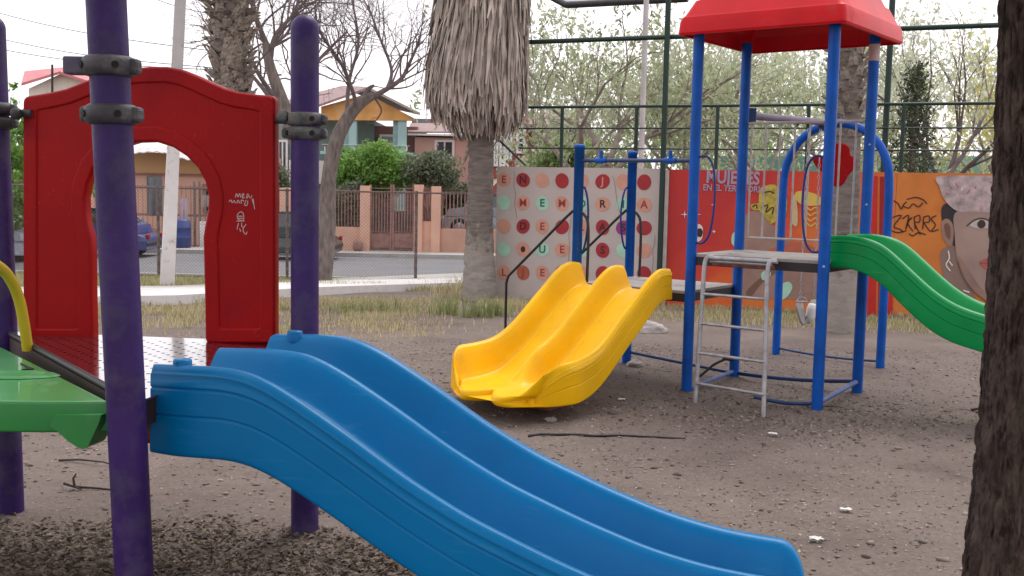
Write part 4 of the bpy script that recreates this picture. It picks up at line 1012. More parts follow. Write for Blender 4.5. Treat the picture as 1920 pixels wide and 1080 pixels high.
# red brick house
YK = 41.0
h3 = thing('brick_house', 'red brick house with tall white gridded windows right of the skirted palm', 'house', P(960, 470, YK)); h3.location.z = -0.8
bx('wall', 918, 216, 987, 480, YK, 7, m_brick, h3)
bx('wing_wall', 987.5, 236, 1105, 480, YK + .6, 6, m_brownwall, h3)
slab('roof', [P(982, 236, YK - .2), P(1108, 238, YK - .2), P(1100, 214, YK + 5), P(990, 214, YK + 5)], .08, m_roof, h3)
def gridwin(x0, y0, x1, y1, nrow, ncol):
    w = window(h3, x0, y0, x1, y1, YK - .05, ncol)
    a = P(x0, y0, YK); c = P(x1, y1, YK)
    for k in range(1, nrow): m = MB(); m.box(((a.x + c.x) / 2, YK - .07, a.z + (c.z - a.z) * k / nrow), (c.x - a.x - .1, .08, .05)); m.build('glazing_bar', m_white, w)
gridwin(925, 250, 934, 312, 6, 1); gridwin(937, 248, 948, 312, 6, 1); gridwin(950, 246, 960, 300, 5, 1); gridwin(969, 228, 985, 288, 6, 1)
# cream gable house far left
YL = 48.0
h4 = thing('cream_house', 'cream gabled house with a faded pink sheet roof at the far left', 'house', P(110, 470, YL)); h4.location.z = -0.8
gable('gable_wall', [(56, 480), (54, 166), (112, 139), (170, 158), (182, 480)], YL, 5, m_cream, h4)
slab('roof', [P(40, 161, YL - .4), P(112, 139, YL - .4), P(126, 130, YL + 4), P(46, 138, YL + 4)], .12, m_pinkroof, h4)
slab('roof', [P(112.5, 139, YL - .4), P(200, 168, YL - .4), P(200, 160, YL + 4), P(127, 130, YL + 4)], .12, m_pinkroof, h4)
m = MB(); a = P(98, 176, YL - .6); m.tube([a - Vector((0, 0, 2.5)), a, P(98, 121, YL - .6)], .05, 6); m.build('vent_pipe', m_black, h4)
# peach house seen through the arch
YA = 38.0
h5 = thing('peach_house', 'long peach walled house with sagging sheet awning seen through the red arch', 'house', P(300, 470, YA)); h5.location.z = -0.8
bx('wall', 150, 284, 470, 475, YA, 5, m_orange, h5)
bx('upper_band', 150, 283, 470, 328, YA - .12, .1, mat('ochre_band', (0.66, 0.40, 0.20), .85, .08, 1), h5)
bx('beam', 150, 324, 470, 328, YA - .2, .07, m_gate, h5)
# corrugated awning
m = MB(); NC = 60; vs = []
for i in range(NC + 1):
    x_ = 200 + 250 * i / NC; d_ = 0.018 * math.sin(i * 1.6)
    ya = 275 + 0.0 * i + (8 if i > 40 else 0) * (i - 40) / 20 ; yb = 282 + 26 * i / NC * (0.6 + 0.4 * math.sin(i * .2))
    a = P(x_, ya, YA + .5); c = P(x_ - 8, yb, YA - 1.4); vs += [(a.x, a.y, a.z + d_), (c.x, c.y, c.z + d_), (c.x, c.y, c.z + d_ - .03), (a.x, a.y, a.z + d_ - .03)]
fs = []
for i in range(NC):
    q = i * 4
    for e in range(4): fs.append((q + e, q + (e + 1) % 4, q + 4 + (e + 1) % 4, q + 4 + e))
m.add(vs, fs); m.build('sheet_awning', mat('pale_sheet_metal', (0.50, 0.47, 0.46), .7, .1, 3), h5)
bx('doorway', 276, 331, 303, 400, YA, .1, mat('grey_door_cloth', (0.16, 0.16, 0.18), .9), h5, front_up=.06)
window(h5, 380, 345, 397, 400, YA - .05, 1, m_gate)
# iron bar fence before it
YB2 = 35.4
ib = thing('iron_fence', 'rusted iron bar fence in front of the peach house', 'fence', P(320, 472, YB2)); ib.location.z = ZS
for yy in (350, 402): bx('rail', 150, yy, 470, yy + 2, YB2, .04, m_gate, ib)
bx('rail', 150, 462, 470, 464.5, YB2, .04, m_gate, ib)
for x in range(150, 470, 9):
    bx('bar', x, 346, x + 1.7, 470, YB2 + .06, .04, m_gate, ib)
for x in (362, 372): bx('scrap_plank', x, 340, x + 4, 470, YB2 - .1, .05, m_backyard, ib)
bx('white_panel', 374, 415, 398, 476, YB2 - .2, .08, m_whitewash, ib)
def top(name, x0, y0, x1, y1, Y, th, mt, label, cat, **k): return bx(name, x0, y0, x1, y1, Y, th, mt, None, label=label, cat=cat, **k)
# things leaning about there
def lathe_obj(name, px, pyb, Y, prof, mt, label, cat, zb=None):
    a = P(px, pyb, Y); 
    if zb is not None: a.z = zb
    m = MB(); m.lathe(a, (0, 0, 1), prof, 18); return m.build(name, mt, None, label, cat)
lathe_obj('plastic_barrel', 340, 467, 34.4, [(0.02, 0), (.27, 0), (.30, .05), (.31, .3), (.33, .32), (.31, .34), (.31, .62), (.33, .64), (.31, .66), (.29, .86), (.2, .92), (.02, .92)], mat('barrel_blue', (0.02, 0.05, 0.22), .5), 'blue plastic barrel right of the whitewashed pole', 'barrel', ZS)
def cloth(name, x0, y0, x1, y1, Y, mt, label, seed):
    a = P(x0, y0, Y); c = P(x1, y1, Y); rr = random.Random(seed); nx_, nz_ = 14, 12; vs = []; fs = []
    ph = rr.uniform(0, 6)
    for s_ in (0, 1):
        for j in range(nz_ + 1):
            for i in range(nx_ + 1):
                u, v = i / nx_, j / nz_
                vs.append((a.x + (c.x - a.x) * (u + .04 * math.sin(v * 5 + ph) * (v)), Y + .05 * math.sin(u * 14 + ph + v) * (0.3 + v) + s_ * .012, a.z + (c.z - a.z) * v * (1 + .06 * math.sin(u * 7 + ph))))
    K = (nx_ + 1) * (nz_ + 1)
    for j in range(nz_):
        for i in range(nx_):
            q = j * (nx_ + 1) + i; fs += [(q, q + 1, q + nx_ + 2, q + nx_ + 1), (q + K, q + K + nx_ + 1, q + K + nx_ + 2, q + K + 1)]
    for j in range(nz_): fs += [(j * (nx_ + 1), (j + 1) * (nx_ + 1), (j + 1) * (nx_ + 1) + K, j * (nx_ + 1) + K), (j * (nx_ + 1) + nx_, j * (nx_ + 1) + nx_ + K, (j + 1) * (nx_ + 1) + nx_ + K, (j + 1) * (nx_ + 1) + nx_)]
    m = MB(); m.add(vs, fs, True); return m.build(name, mt, None, label, 'cloth', fix=False)
cloth('hanging_cloth', 278, 332, 304, 402, YB2 - .15, mat('grey_cloth', (0.15, 0.16, 0.17), .9), 'dark grey cloth hanging on the iron bars left of the whitewashed pole', 1)
cloth('hanging_cloth', 336, 372, 352, 424, YB2 - .15, mat('pink_cloth', (0.58, 0.44, 0.50), .9), 'pale pink cloth hanging above the blue barrel', 2)
cloth('hanging_cloth', 378, 366, 398, 388, YB2 - .35, mat('tan_cloth', (0.36, 0.29, 0.25), .9), 'tan cloth hanging at the right edge of the arch opening', 3)
for (cx, cy, rx, mt, lb) in ((260, 418, 12, mat('grey_bag', (0.13, 0.12, 0.13), .8), 'dark grey sack piled behind the blue car'), (288, 436, 10, mat('brown_bag', (0.22, 0.12, 0.09), .8), 'brown sack piled left of the whitewashed pole'), (286, 456, 12, mat('pale_bag', (0.30, 0.27, 0.26), .8), 'pale grey sack below the brown one')):
    c = P(cx, cy, 35.0); R_ = rx * 35.0 / FPX; m = MB(); pr = [(0.02, -R_ * .8)] + [(R_ * math.sin(t_) * (1 + .1 * math.sin(t_ * 5)), -R_ * .8 * math.cos(t_)) for t_ in np.linspace(.3, 2.8, 9)] + [(.02, R_ * .8)]
    m.lathe(c, (0.1, 0, 1), pr, 12); m.build('sack', mt, None, lb, 'sack')

# orange garden wall with pillars and gate
YW = 34.8
gw = thing('garden_wall', 'peach garden wall with square pillars on either side of the rusty gate', 'wall', P(700, 475, YW)); gw.location.z = ZS
def pil(x0, x1, yt, Yo=0): bx('pillar', x0, yt, x1, 476, YW - .12 + Yo, .5, m_orange, gw)
bx('low_wall', 560, 424, 674.5, 478, YW, .25, m_orange, gw)
pil(675, 692.5, 348); pil(777, 791, 346); pil(809, 824, 349)
bx('low_wall', 791.5, 415, 808.5, 476, YW, .25, m_orange, gw); bx('low_wall', 824.5, 429, 930, 476, YW, .25, mat('peach_block_wall', (0.56, 0.33, 0.25), .85, .1, 2), gw)
pil(524, 541, 352); bx('low_wall', 470, 424, 523.5, 478, YW, .25, m_orange, gw)
for y_ in (355, 359): bx('rail', 560, y_, 674.5, y_ + 1.6, YW + .1, .04, m_gate, gw); bx('rail', 824.5, y_, 930, y_ + 1.6, YW + .1, .04, m_gate, gw)
for x in list(range(628, 674, 6)) + list(range(829, 880, 7)): bx('bar', x, 360, x + 1.2, 424 if x < 700 else 429, YW + .1, .03, m_gate, gw)
for x in range(794, 808, 4): bx('bar', x, 352, x + 1.2, 414.8, YW + .1, .03, m_gate, gw)
gt = thing('iron_gate', 'rusty brown double gate between two peach pillars', 'gate', P(735, 473, YW + .1)); gt.location.z = ZS
for (x0, x1) in ((693, 734), (736, 776)):
    for y_ in (352, 358, 434, 466): bx('rail', x0, y_, x1, y_ + 2, YW + .05, .05, m_gate, gt)
    bx('panel', x0 + 1, 437, x1 - 1, 465, YW + .08, .02, m_gate, gt)
    for x in (x0, x1 - 2.5): bx('stile', x, 346, x + 2.5, 470, YW + .05, .06, m_gate, gt)
    for x in np.arange(x0 + 6, x1 - 4, 5.4): bx('bar', x, 360, x + 1.3, 434, YW + .06, .03, m_gate, gt)
# cluttered yard wall behind the gate
bx('yard_wall', 560, 392, 930, 476, YW + 3.2, .2, m_backyard, None, label='dull brown inner yard wall behind the rusty gate', cat='wall')
m = MB(); rr = random.Random(3)
a = P(672, 470, YW - .2); m.lathe((a.x, YW - .35, ZS), (0, 0, 1), [(.02, 0), (.12, 0), (.17, .12), (.15, .28), (.10, .34), (.02, .34)], 12); m.build('plant_pot', m_gate, None, 'small dark pot at the foot of the pillar left of the gate', 'pot')

# cars
def car(label, x0px, x1px, Y, body, seed=0, hgt=1.42, zr=-0.79, flip=False):
    a = P(x0px, 450, Y); c = P(x1px, 450, Y); Lc = c.x - a.x; cx = (a.x + c.x) / 2; W_ = 1.62
    t = thing('parked_car', label, 'car', (cx, Y + W_ / 2, zr))
    prof = [(-.5, .22), (-.5, .55), (-.485, .62), (-.44, .66), (-.26, .70), (-.25, .70), (.30, .70), (.31, .70), (.44, .68), (.492, .60), (.5, .5), (.5, .22)]
    sg = -1 if flip else 1
    def bodymb(prof, halfw, halftop, z0):
        m = MB(); n = len(prof); vs = []
        for sx, f in ((-1, 1), (1, 1)):
            for (u, v) in prof:
                hw = halfw if v < z0 else halftop
                vs.append((cx + sg * u * Lc, Y + W_ / 2 + sx * hw, zr + v * hgt / 1.42))
        fs = [tuple(range(n))[::-1], tuple(range(n, 2 * n))] + [(i, (i + 1) % n, (i + 1) % n + n, i + n) for i in range(n)]
        m.add(vs, fs); return m
    m = bodymb(prof, W_ / 2, W_ / 2 - .05, .66); o = m.build('body', body, t)
    bv = o.modifiers.new('bev', 'BEVEL'); bv.width = .035; bv.segments = 2
    cab = [(-.27, .965), (-.16, 1.30), (-.12, 1.37), (.16, 1.40), (.24, 1.34), (.36, .965)]
    m = MB(); cabp = [(-.27, .98), (-.15, 1.34), (-.11, 1.38), (.15, 1.40), (.22, 1.36), (.36, .98)]; n = 6; vs = []
    for sx in (-1, 1):
        for (u, v) in cabp: vs.append((cx + sg * u * Lc, Y + W_ / 2 + sx * (W_ / 2 - .06 - (.16 if v > 1.2 else 0)), zr + (v if v > 1 else v - .0) * hgt / 1.42))
    fs = [tuple(range(n))[::-1], tuple(range(n, 2 * n))] + [(i, (i + 1) % n, (i + 1) % n + n, i + n) for i in range(n)]
    m.add(vs, fs); o = m.build('cabin', m_glass, t)
    m = MB(); vs = []
    for sx in (-1, 1):
        for (u, v) in ((-.125, 1.385), (.165, 1.405), (.16, 1.43), (-.11, 1.42)): vs.append((cx + sg * u * Lc, Y + W_ / 2 + sx * (W_ / 2 - .2), zr + v * hgt / 1.42))
    m.add(vs, [(3, 2, 1, 0), (4, 5, 6, 7), (0, 1, 5, 4), (1, 2, 6, 5), (2, 3, 7, 6), (3, 0, 4, 7)]); 
    for u0, v0, u1, v1 in ((-.275, .97, -.145, 1.39), (.0, .97, .0, 1.41), (.365, .97, .215, 1.39)):
        for sx in (-1, 1): m.tube([(cx + sg * u0 * Lc, Y + W_ / 2 + sx * (W_ / 2 - .055), zr + v0 * hgt / 1.42), (cx + sg * u1 * Lc, Y + W_ / 2 + sx * (W_ / 2 - .215), zr + v1 * hgt / 1.42)], .03, 6)
    # shoulder of the body up to the glass
    m.prism([(cx + sg * u * Lc, Y + .03, zr + v * hgt / 1.42) for u, v in ((-.46, .68), (.42, .70), (.40, .93), (.36, .985), (-.27, .985), (-.44, .90))], (0, W_ - .06, 0))
    m.build('roof', body, t)
    for u in (-.32, .31):
        for sy in (0, 1):
            wx, wy = cx + sg * u * Lc, Y + (0.09 if sy == 0 else W_ - .09)
            m = MB(); m.lathe((wx, wy - .10, zr + .30), (0, 1, 0), [(.12, 0), (.29, 0), (.31, .03), (.31, .17), (.29, .2), (.12, .2)], 20); w = m.build('wheel', m_tyre, t)
            m = MB(); m.lathe((wx, wy - .115, zr + .30), (0, 1, 0), [(.02, 0), (.17, .01), (.19, .03), (.17, .2), (.02, .21)], 14); m.build('rim', m_steel, w)
    for sy in (.22, W_ - .22):
        m = MB(); m.box((cx - sg * Lc * .495, Y + sy, zr + .62), (.08, .28, .12), bev=.03); m.build('headlight', m_white, t)
        m = MB(); m.box((cx + sg * Lc * .493, Y + sy, zr + .62), (.08, .22, .14), bev=.03); m.build('tail_light', m_red, t)
    m = MB(); m.box((cx, Y + W_ / 2, zr + .40), (Lc + .06, W_ - .06, .14), bev=.04); m.build('bumper', m_black, t)
    return t
car('blue hatchback parked in the street left of the whitewashed pole', 8, 274, 31.0, mat('blue_car_paint', (0.03, 0.05, 0.22), .3, coat=.5))
car('white fronted car at the far left edge behind the chain link', -200, 50, 28.4, mat('pale_car_paint', (0.40, 0.42, 0.52), .3, coat=.5), flip=True, hgt=1.2)
car('dark green car parked behind the second purple post', 408, 626, 31.2, mat('dark_green_car_paint', (0.02, 0.045, 0.045), .3, coat=.5))
car('silver car parked inside the garden behind the right peach wall', 828, 1010, YW + .9, mat('silver_car_paint', (0.28, 0.31, 0.36), .35, coat=.4), zr=-0.2)
# ------------------------------------------------------------------ play structures
def smst(x): x = np.clip(x, 0, 1); return x * x * (3 - 2 * x)
def slide(name, par, O, ang, S, Z, Wd, bed, skirt, mt, lanes=2, div=None, endr=0.12, crest=0.86, rise=0.46, flare=0.0, lobe=0.0):
    a = math.radians(ang); D = np.array([math.cos(a), math.sin(a)]); Nn = np.array([-math.sin(a), math.cos(a)])
    s_ = np.linspace(S[0], S[-1], 90)
    def sm(v):
        y = np.interp(s_, S, v); k = np.hanning(13); k /= k.sum(); return np.convolve(np.pad(y, 6, mode='edge'), k, 'valid')
    z, w, bd, sk = sm(Z), sm(Wd), sm(bed), sm(skirt); dv = sm(div) if div is not None else np.ones_like(s_)
    st = [(s_[i], z[i], w[i], bd[i], sk[i], dv[i]) for i in range(len(s_))]
    # rounded lower lip
    last = st[-1]
    for k in range(1, 9):
        t_ = k / 8 * math.pi / 2; cf = math.cos(t_)
        st.append((last[0] + endr * math.sin(t_), last[1] - last[3] * (1 - cf) * 0.9 - 0.02 * (1 - cf), last[2] - endr * 0.95 * (1 - cf), last[3] * cf + 0.004, last[4] - last[3] * (1 - cf) * 0.9 - 0.0 * k, last[5] * cf))
    e = st[-1]
    for k in range(1, 6):
        t_ = k / 5 * math.pi / 2; cf = math.cos(t_); th_ = e[4]
        st.append((e[0] + .032 * math.sin(t_), e[1] - th_ * .5 * (1 - cf), e[2] - .03 * (1 - cf), .004, th_ * cf + .004, 0))
    rows = []
    NT = 30
    for (s, zz, W, b_, k_, d_) in st:
        sec = []
        ws = np.linspace(0, 1, NT)
        half = []
        for t in ws:
            if lanes == 2:
                q = t * 2 - 1
                if q >= 0: g = smst((q - rise) / (crest - rise))
                else: g = smst((-q - (rise + .06)) / (crest + .04 - rise)) * d_
                h = -b_ * (1 - g)
                h += 0.010 * (q * q)
            else:
                q = t; g = smst((q - 0.35) / (0.85 - 0.35)); h = -b_ * (1 - g)
            half.append((t * W, zz + h))
        r_ = 0.016
        outer = [(W + r_ * .6, zz - r_ * .45), (W + r_, zz - r_ * 1.6)]
        for f, ind in ((.06, 0), (.195, 0), (.205, 0), (.215, .0055), (.23, .0055), (.24, 0), (.25, 0), (.37, 0), (.505, 0), (.515, 0), (.525, .0055), (.54, .0055), (.55, 0), (.56, 0), (.75, 0), (.93, 0), (.96, .001)):
            outer.append((W + r_ + 0.010 * f - ind, zz - k_ * f))
        outer += [(W + r_ + .004, zz - k_ * 0.985), (W - .006, zz - k_)]
        inner = [(W * f, zz - k_ * .98) for f in (.93, .86, .78, .7, .6, .5, .4, .3, .2, .12, .05)]
        right = half + outer + inner
        left = [(-x, y) for x, y in right[::-1]]
        sec = right + [(0, zz - k_ * 0.98)] + left[:-1]
        kk_ = float(smst((s - (S[-1] - .22)) / .30)) * lobe
        def so(x): q = abs(abs(x) / max(W, 1e-3) * 2 - 1) if lanes == 2 else abs(x) / W; return s + kk_ * max(0, 1 - q * q) - kk_ * .12
        rows.append([(O[0] + D[0] * so(x) + Nn[0] * x, O[1] + D[1] * so(x) + Nn[1] * x, y) for x, y in sec])
    n = len(rows[0]); V = np.array(rows).reshape(-1, 3); m = len(rows)
    i = (np.arange(m - 1)[:, None] * n); j = np.arange(n)[None, :]; j2 = (j + 1) % n
    F = np.stack([i + j, i + j2, i + n + j2, i + n + j], -1).reshape(-1, 4)
    mb = MB(); mb.add(V.tolist(), F.tolist(), True)
    mb.add(rows[0], [list(range(n))]); mb.add(rows[-1], [list(range(n))])
    o = mb.build(name, mt, par)
    return o, (D, Nn)
DIA = 0.0585
# ---- near play structure
pFL = P(20, 975, 4.66); pFR = P(571.5, 1012, 4.49); pN = P(252, 1080, 3.25)
near = thing('play_structure', 'nearest play structure with thick purple posts, red arch panel and long blue double slide', 'play structure', (pFR.x, pFR.y, 0))
def postline(t, name, a, c, zb, zt, r, mt, dome=True, label=None):
    d = (c - a); k0 = (zb - a.z) / d.z; k1 = (zt - a.z) / d.z; p0 = a + d * k0; p1 = a + d * k1
    m = MB(); Ls = (p1 - p0).length; ax = (p1 - p0).normalized()
    prof = [(r, 0), (r, Ls)]
    if dome: prof = [(r, 0), (r, Ls - r * 1.0)] + [(r * math.cos(t_), Ls - r + r * math.sin(t_)) for t_ in np.linspace(0.15, 1.5, 8)]
    # split shaft into many rings so the surface noise reads evenly
    m.lathe(p0, ax, prof, 32); o = m.build(name, mt, t, label=label)
    return o, p0, ax
def at_z(a, c, z): d = c - a; return a + d * ((z - a.z) / d.z)
aN, cN = P(252, 1080, 3.25), P(199, 0, 3.25)
oN, _, _ = postline(near, 'post', aN, cN, -0.15, 2.55, DIA, m_purple)
aR, cR = P(571.5, 1012, 4.49), P(571.5, 28, 4.49)
oR, _, _ = postline(near, 'post', aR, cR, -0.15, 2.19, DIA, m_purple)
aL, cL = P(20, 975, 4.66), P(-18, 28, 4.66)
oL, _, _ = postline(near, 'post', aL, cL, -0.15, 2.19, DIA, m_purple)
def clamp(par_post, c, r, h=0.045, dirn=(0, -1), mt=None):
    """two half rings bolted together: rounded band, ears and dark bolt sockets"""
    mt = mt or m_clamp; m = MB()
    pr = [(r * .9, -h * .6), (r + .006, -h * .6), (r + .018, -h * .45), (r + .023, -h * .15), (r + .023, h * .15), (r + .018, h * .45), (r + .006, h * .6), (r * .9, h * .6)]
    m.lathe(c, (0, 0, 1), pr, 32)
    for s_ in (1, -1):
        d = Vector((dirn[0], dirn[1], 0)).normalized() * s_
        e = Vector((-d.y, d.x, 0))
        m.box(Vector(c) + d * (r + .014), (.045, .05, h * .95), (d, e, Vector((0, 0, 1))), bev=.012)
    o = m.build('clamp', mt, par_post)
    m = MB()
    for ang in (0.55, 2.2, -0.9, 4.0):
        q = Vector((math.sin(ang), -math.cos(ang), 0)); m.tube([Vector(c) + q * (r + .012), Vector(c) + q * (r + .0265)], 0.011, 10)
    # sockets stay with the clamp mesh: merge to keep the depth at three levels
    me = o.data; me.materials.append(m_dark)  # near-black studs stand for the shade in the sockets
    bm = bmesh.new(); bm.from_mesh(me); og = org(o)
    b0 = len(bm.verts); vv = [bm.verts.new(Vector(v) - og) for v in m.v]
    for f in m.f:
        try:
            nf = bm.faces.new([vv[i] for i in f]); nf.material_index = 1
        except ValueError: pass
    bm.to_mesh(me); bm.free()
    return o
for z in (1.835, 1.692): clamp(oN, at_z(aN, cN, z), DIA, 0.05, (-1, 0.1))
for z in (1.762, 1.703): clamp(oR, at_z(aR, cR, z), DIA, 0.045, (-1, 0.1))
for z in (1.79, 1.73): clamp(oL, at_z(aL, cL, z), DIA, 0.045, (1, 0.1))
m = MB(); c = at_z(aN, cN, 1.835); m.box(c + Vector((-.095, 0.0, 0)), (.07, .06, .052), bev=.006); m.build('bracket', m_purple_worn, near)
def at_px(px, py, Y): return P(px, py, Y)
m = MB(); m.tube([at_px(24, 212, 4.62), at_px(60, 213, 4.6)], .0165, 12); m.build('panel_bar', m_clamp, near)
m = MB(); m.tube([at_px(505, 224, 4.5), at_px(560, 226, 4.49)], .0165, 12); m.build('panel_bar', m_clamp, near)
for (x, y, Y) in ((30, 213, 4.58), (530, 218, 4.45)):
    m = MB(); m.lathe(at_px(x, y, Y) - Vector((.02, 0, 0)), (1, 0, 0), [(.012, 0), (.024, .005), (.026, .03), (.018, .04)], 14); m.build('bar_collar', m_clamp, near)
# arch panel
AP = Plane2((pFL.x, pFL.y), (pFR.x, pFR.y))
outl = [(52, 640), (52, 185)] + [(70, 182), (100, 177), (130, 170), (160, 158), (190, 146), (220, 137), (255, 131), (290, 129), (318, 129), (345, 134), (375, 146), (400, 158), (425, 169), (450, 176), (480, 180), (500, 182)] + [(517, 183), (517, 640)]
outl_r = [AP.hit(*p) for p in outl]
def roundcorners(poly, idx, r, n=5):
    out = []
    N_ = len(poly)
    for i, p in enumerate(poly):
        if i in idx:
            a = Vector(poly[i - 1]); c = Vector(poly[(i + 1) % N_]); p = Vector(p)
            da = (a - p).normalized(); dc = (c - p).normalized()
            for k in range(n + 1):
                t_ = k / n; out.append(tuple(p + da * r * (1 - t_) ** 2 + dc * r * t_ ** 2))
        else: out.append(tuple(p))
    return out
hole = [(178, 640), (176, 560), (175, 480), (174, 445)] + [(168, 425), (164, 400), (163, 372), (168, 345), (180, 315), (200, 292), (228, 275), (262, 265), (298, 264), (330, 274), (356, 291), (378, 314), (392, 340), (398, 368), (397, 396), (391, 424)] + [(388, 445), (389, 480), (391, 560), (392, 640)]
hole_r = [AP.hit(*p) for p in hole]
# outer outline with the open-bottomed hole: one polygon
poly = outl_r[:1] + outl_r[1:] ; full = outl_r + hole_r[::-1]
full = roundcorners(full, (0, 1, len(outl_r) - 2, len(outl_r) - 1, len(outl_r), len(full) - 1), 0.022)
def offset_poly(pl_, d):
    out = []; n_ = len(pl_)
    A = sum(pl_[i][0] * pl_[(i + 1) % n_][1] - pl_[(i + 1) % n_][0] * pl_[i][1] for i in range(n_))
    sg = 1 if A > 0 else -1
    for i in range(n_):
        p0, p1, p2 = Vector(pl_[i - 1]), Vector(pl_[i]), Vector(pl_[(i + 1) % n_])
        e1 = (p1 - p0).normalized(); e2 = (p2 - p1).normalized(); n1 = Vector((-e1.y, e1.x)) * sg; n2 = Vector((-e2.y, e2.x)) * sg
        bs = (n1 + n2); bl = bs.length
        bs = bs / bl if bl > 1e-6 else n1
        k = d / max(0.45, bs.dot(n1)); out.append(tuple(p1 + bs * k))
    return out
raw = outl_r + hole_r[::-1]
rec = offset_poly(raw, 0.052)
rec = roundcorners(rec, (0, 1, len(outl_r) - 2, len(outl_r) - 1, len(outl_r), len(rec) - 1), 0.018)
def dedupe(pl_, d=.004):
    out = []
    for p in pl_:
        if not out or math.dist(p, out[-1]) > d: out.append(p)
    if math.dist(out[0], out[-1]) < d: out.pop()
    return out
def unfold(pl_):
    pl_ = dedupe(pl_); ch = True
    while ch:
        ch = False
        for k in range(len(pl_)):
            p0, p1, p2 = Vector(pl_[k - 1]), Vector(pl_[k]), Vector(pl_[(k + 1) % len(pl_)])
            if (p1 - p0).angle(p2 - p1) > math.radians(100): del pl_[k]; ch = True; break
    return pl_
full = dedupe(full); rec = unfold(rec)
me1 = curve_mesh([full], 0.020, 0.006, 3)                 # core
inn = roundcorners(offset_poly(raw, 0.006), (0, 1, len(outl_r) - 2, len(outl_r) - 1, len(outl_r), len(raw) - 1), 0.022)
inn = dedupe(inn)
me2 = curve_mesh([inn, rec], 0.024, 0.009, 4)   # raised border round a recessed field
bm = bmesh.new(); bm.from_mesh(me1); bm.from_mesh(me2); me = bpy.data.meshes.new('arch_panel'); bm.to_mesh(me); bm.free()
arch = place_mesh('arch_panel', me, AP.mat(0.0), m_red, near)
for p_ in arch.data.polygons: p_.use_smooth = True
arch.data.set_sharp_from_angle(angle=math.radians(50))
# white scratched graffiti
m_scr = mat('scratched_white', (0.55, 0.42, 0.42), .8)
def scr(pts, w=.0035): 
    pp = [AP.hit(x, y) for x, y in pts]; pp = catmull(pp, 4, False) if len(pp) > 2 else pp
    vs = []; 
    for i, p in enumerate(pp):
        q0, q1 = pp[max(i - 1, 0)], pp[min(i + 1, len(pp) - 1)]; d = Vector((q1[0] - q0[0], q1[1] - q0[1])).normalized(); nn = Vector((-d.y, d.x)) * w / 2
        for sg in (1, -1): vs.append(AP.w(p[0] + nn.x * sg, p[1] + nn.y * sg, 0.0275))
    return vs, [(2 * i, 2 * i + 1, 2 * i + 3, 2 * i + 2) for i in range(len(pp) - 1)]
m = MB()
for a in ([(446, 370), (448, 363), (451, 369), (454, 363), (456, 370)], [(459, 370), (462, 364), (459, 364), (459, 371), (464, 370)], [(467, 372), (471, 366), (468, 364), (467, 371)], [(470, 366), (474, 371), (477, 366)],
          [(434, 378), (438, 375), (440, 380), (444, 376), (446, 381)], [(449, 381), (451, 375), (454, 381)], [(457, 382), (457, 375), (462, 377)], [(466, 375), (463, 384), (468, 384), (469, 376)], [(477, 373), (480, 383)], [(479, 372), (482, 392)],
          [(450, 410), (450, 402), (456, 397), (461, 401), (461, 412), (455, 413), (450, 409)], [(451, 405), (460, 405)], [(450, 409), (460, 409)], [(448, 414), (463, 414)], [(452, 418), (450, 425), (449, 430)], [(458, 417), (458, 424), (463, 426)], [(466, 420), (460, 430), (465, 439), (468, 434)], [(454, 428), (456, 434)]):
    v, f = scr(a); m.add(v, f)
m.build('scratched_writing', m_scr, arch, fix=False)
# triangular perforated deck
ZD = 0.81
T0 = Vector((pFL.x + .02, pFL.y - .02)); T1 = Vector((pFR.x, pFR.y)); T2 = Vector((pN.x, pN.y))
tri = [(T0.x, T0.y), (T2.x, T2.y), (T2.x + .02, T2.y + .03), (T1.x + .01, T1.y), (T1.x, T1.y + .06), (T0.x, T0.y + .06)]
def inside(p, marg):
    cs = [T0, T2, T1]
    for i in range(3):
        a, c = cs[i], cs[(i + 1) % 3]; e = (c - a).normalized(); nn = Vector((-e.y, e.x))
        if (Vector(p) - a).dot(nn) < marg: return False
    return True
e1 = (T1 - T0).normalized(); e2 = Vector((e1.y, -e1.x)); holes = []
for i in range(34):
    for j in range(34):
        if (i + j) % 2: continue
        p = T0 + e1 * (i * 0.037 + .02) + e2 * (j * 0.037 + .02)
        if inside((p.x, p.y), .05): holes.append([(p.x + .0085 * math.cos(k * math.pi / 4), p.y + .0085 * math.sin(k * math.pi / 4)) for k in range(8)])
me = curve_mesh([tri] + holes, 0.004)
deck = place_mesh('deck', me, Matrix.Translation((0, 0, ZD)), m_deck, near)
m = MB()
for a, c in ((T0, T2), (T2, T1), (T1, T0)):
    a3 = Vector((a.x, a.y, ZD - .045)); c3 = Vector((c.x, c.y, ZD - .045)); d = (c3 - a3); e = d.normalized(); sd = Vector((-e.y, e.x, 0))
    m.box((a3 + c3) / 2, (d.length - .1, .012, .078), (e, sd, Vector((0, 0, 1))))
m.build('deck_skirt', mat('brown_deck_edge', (0.035, 0.018, 0.017), .5, .2, 8), deck)
m = MB(); a3 = Vector((T0.x, T0.y, ZD + .008)); c3 = Vector((T2.x, T2.y, ZD + .008)); m.tube([a3 + (c3 - a3) * .03, c3 - (c3 - a3) * .06], .012, 8); m.build('edge_trim', m_black, deck)
# red disc-like panel under the deck behind the post
m = MB(); c = P(284, 786, 3.40); m.lathe(c + Vector((-.02, 0.02, 0)), (0.25, -1, 0.1), [(.01, 0), (.065, .0), (.08, .012), (.08, .03), (.065, .04), (.01, .04)], 24); m.build('under_deck_disc', mat('faded_red_plastic', (0.24, 0.03, 0.02), .5, .2, 8, dirt=(.10, .03, .02), dscale=9, dth=.5), near)
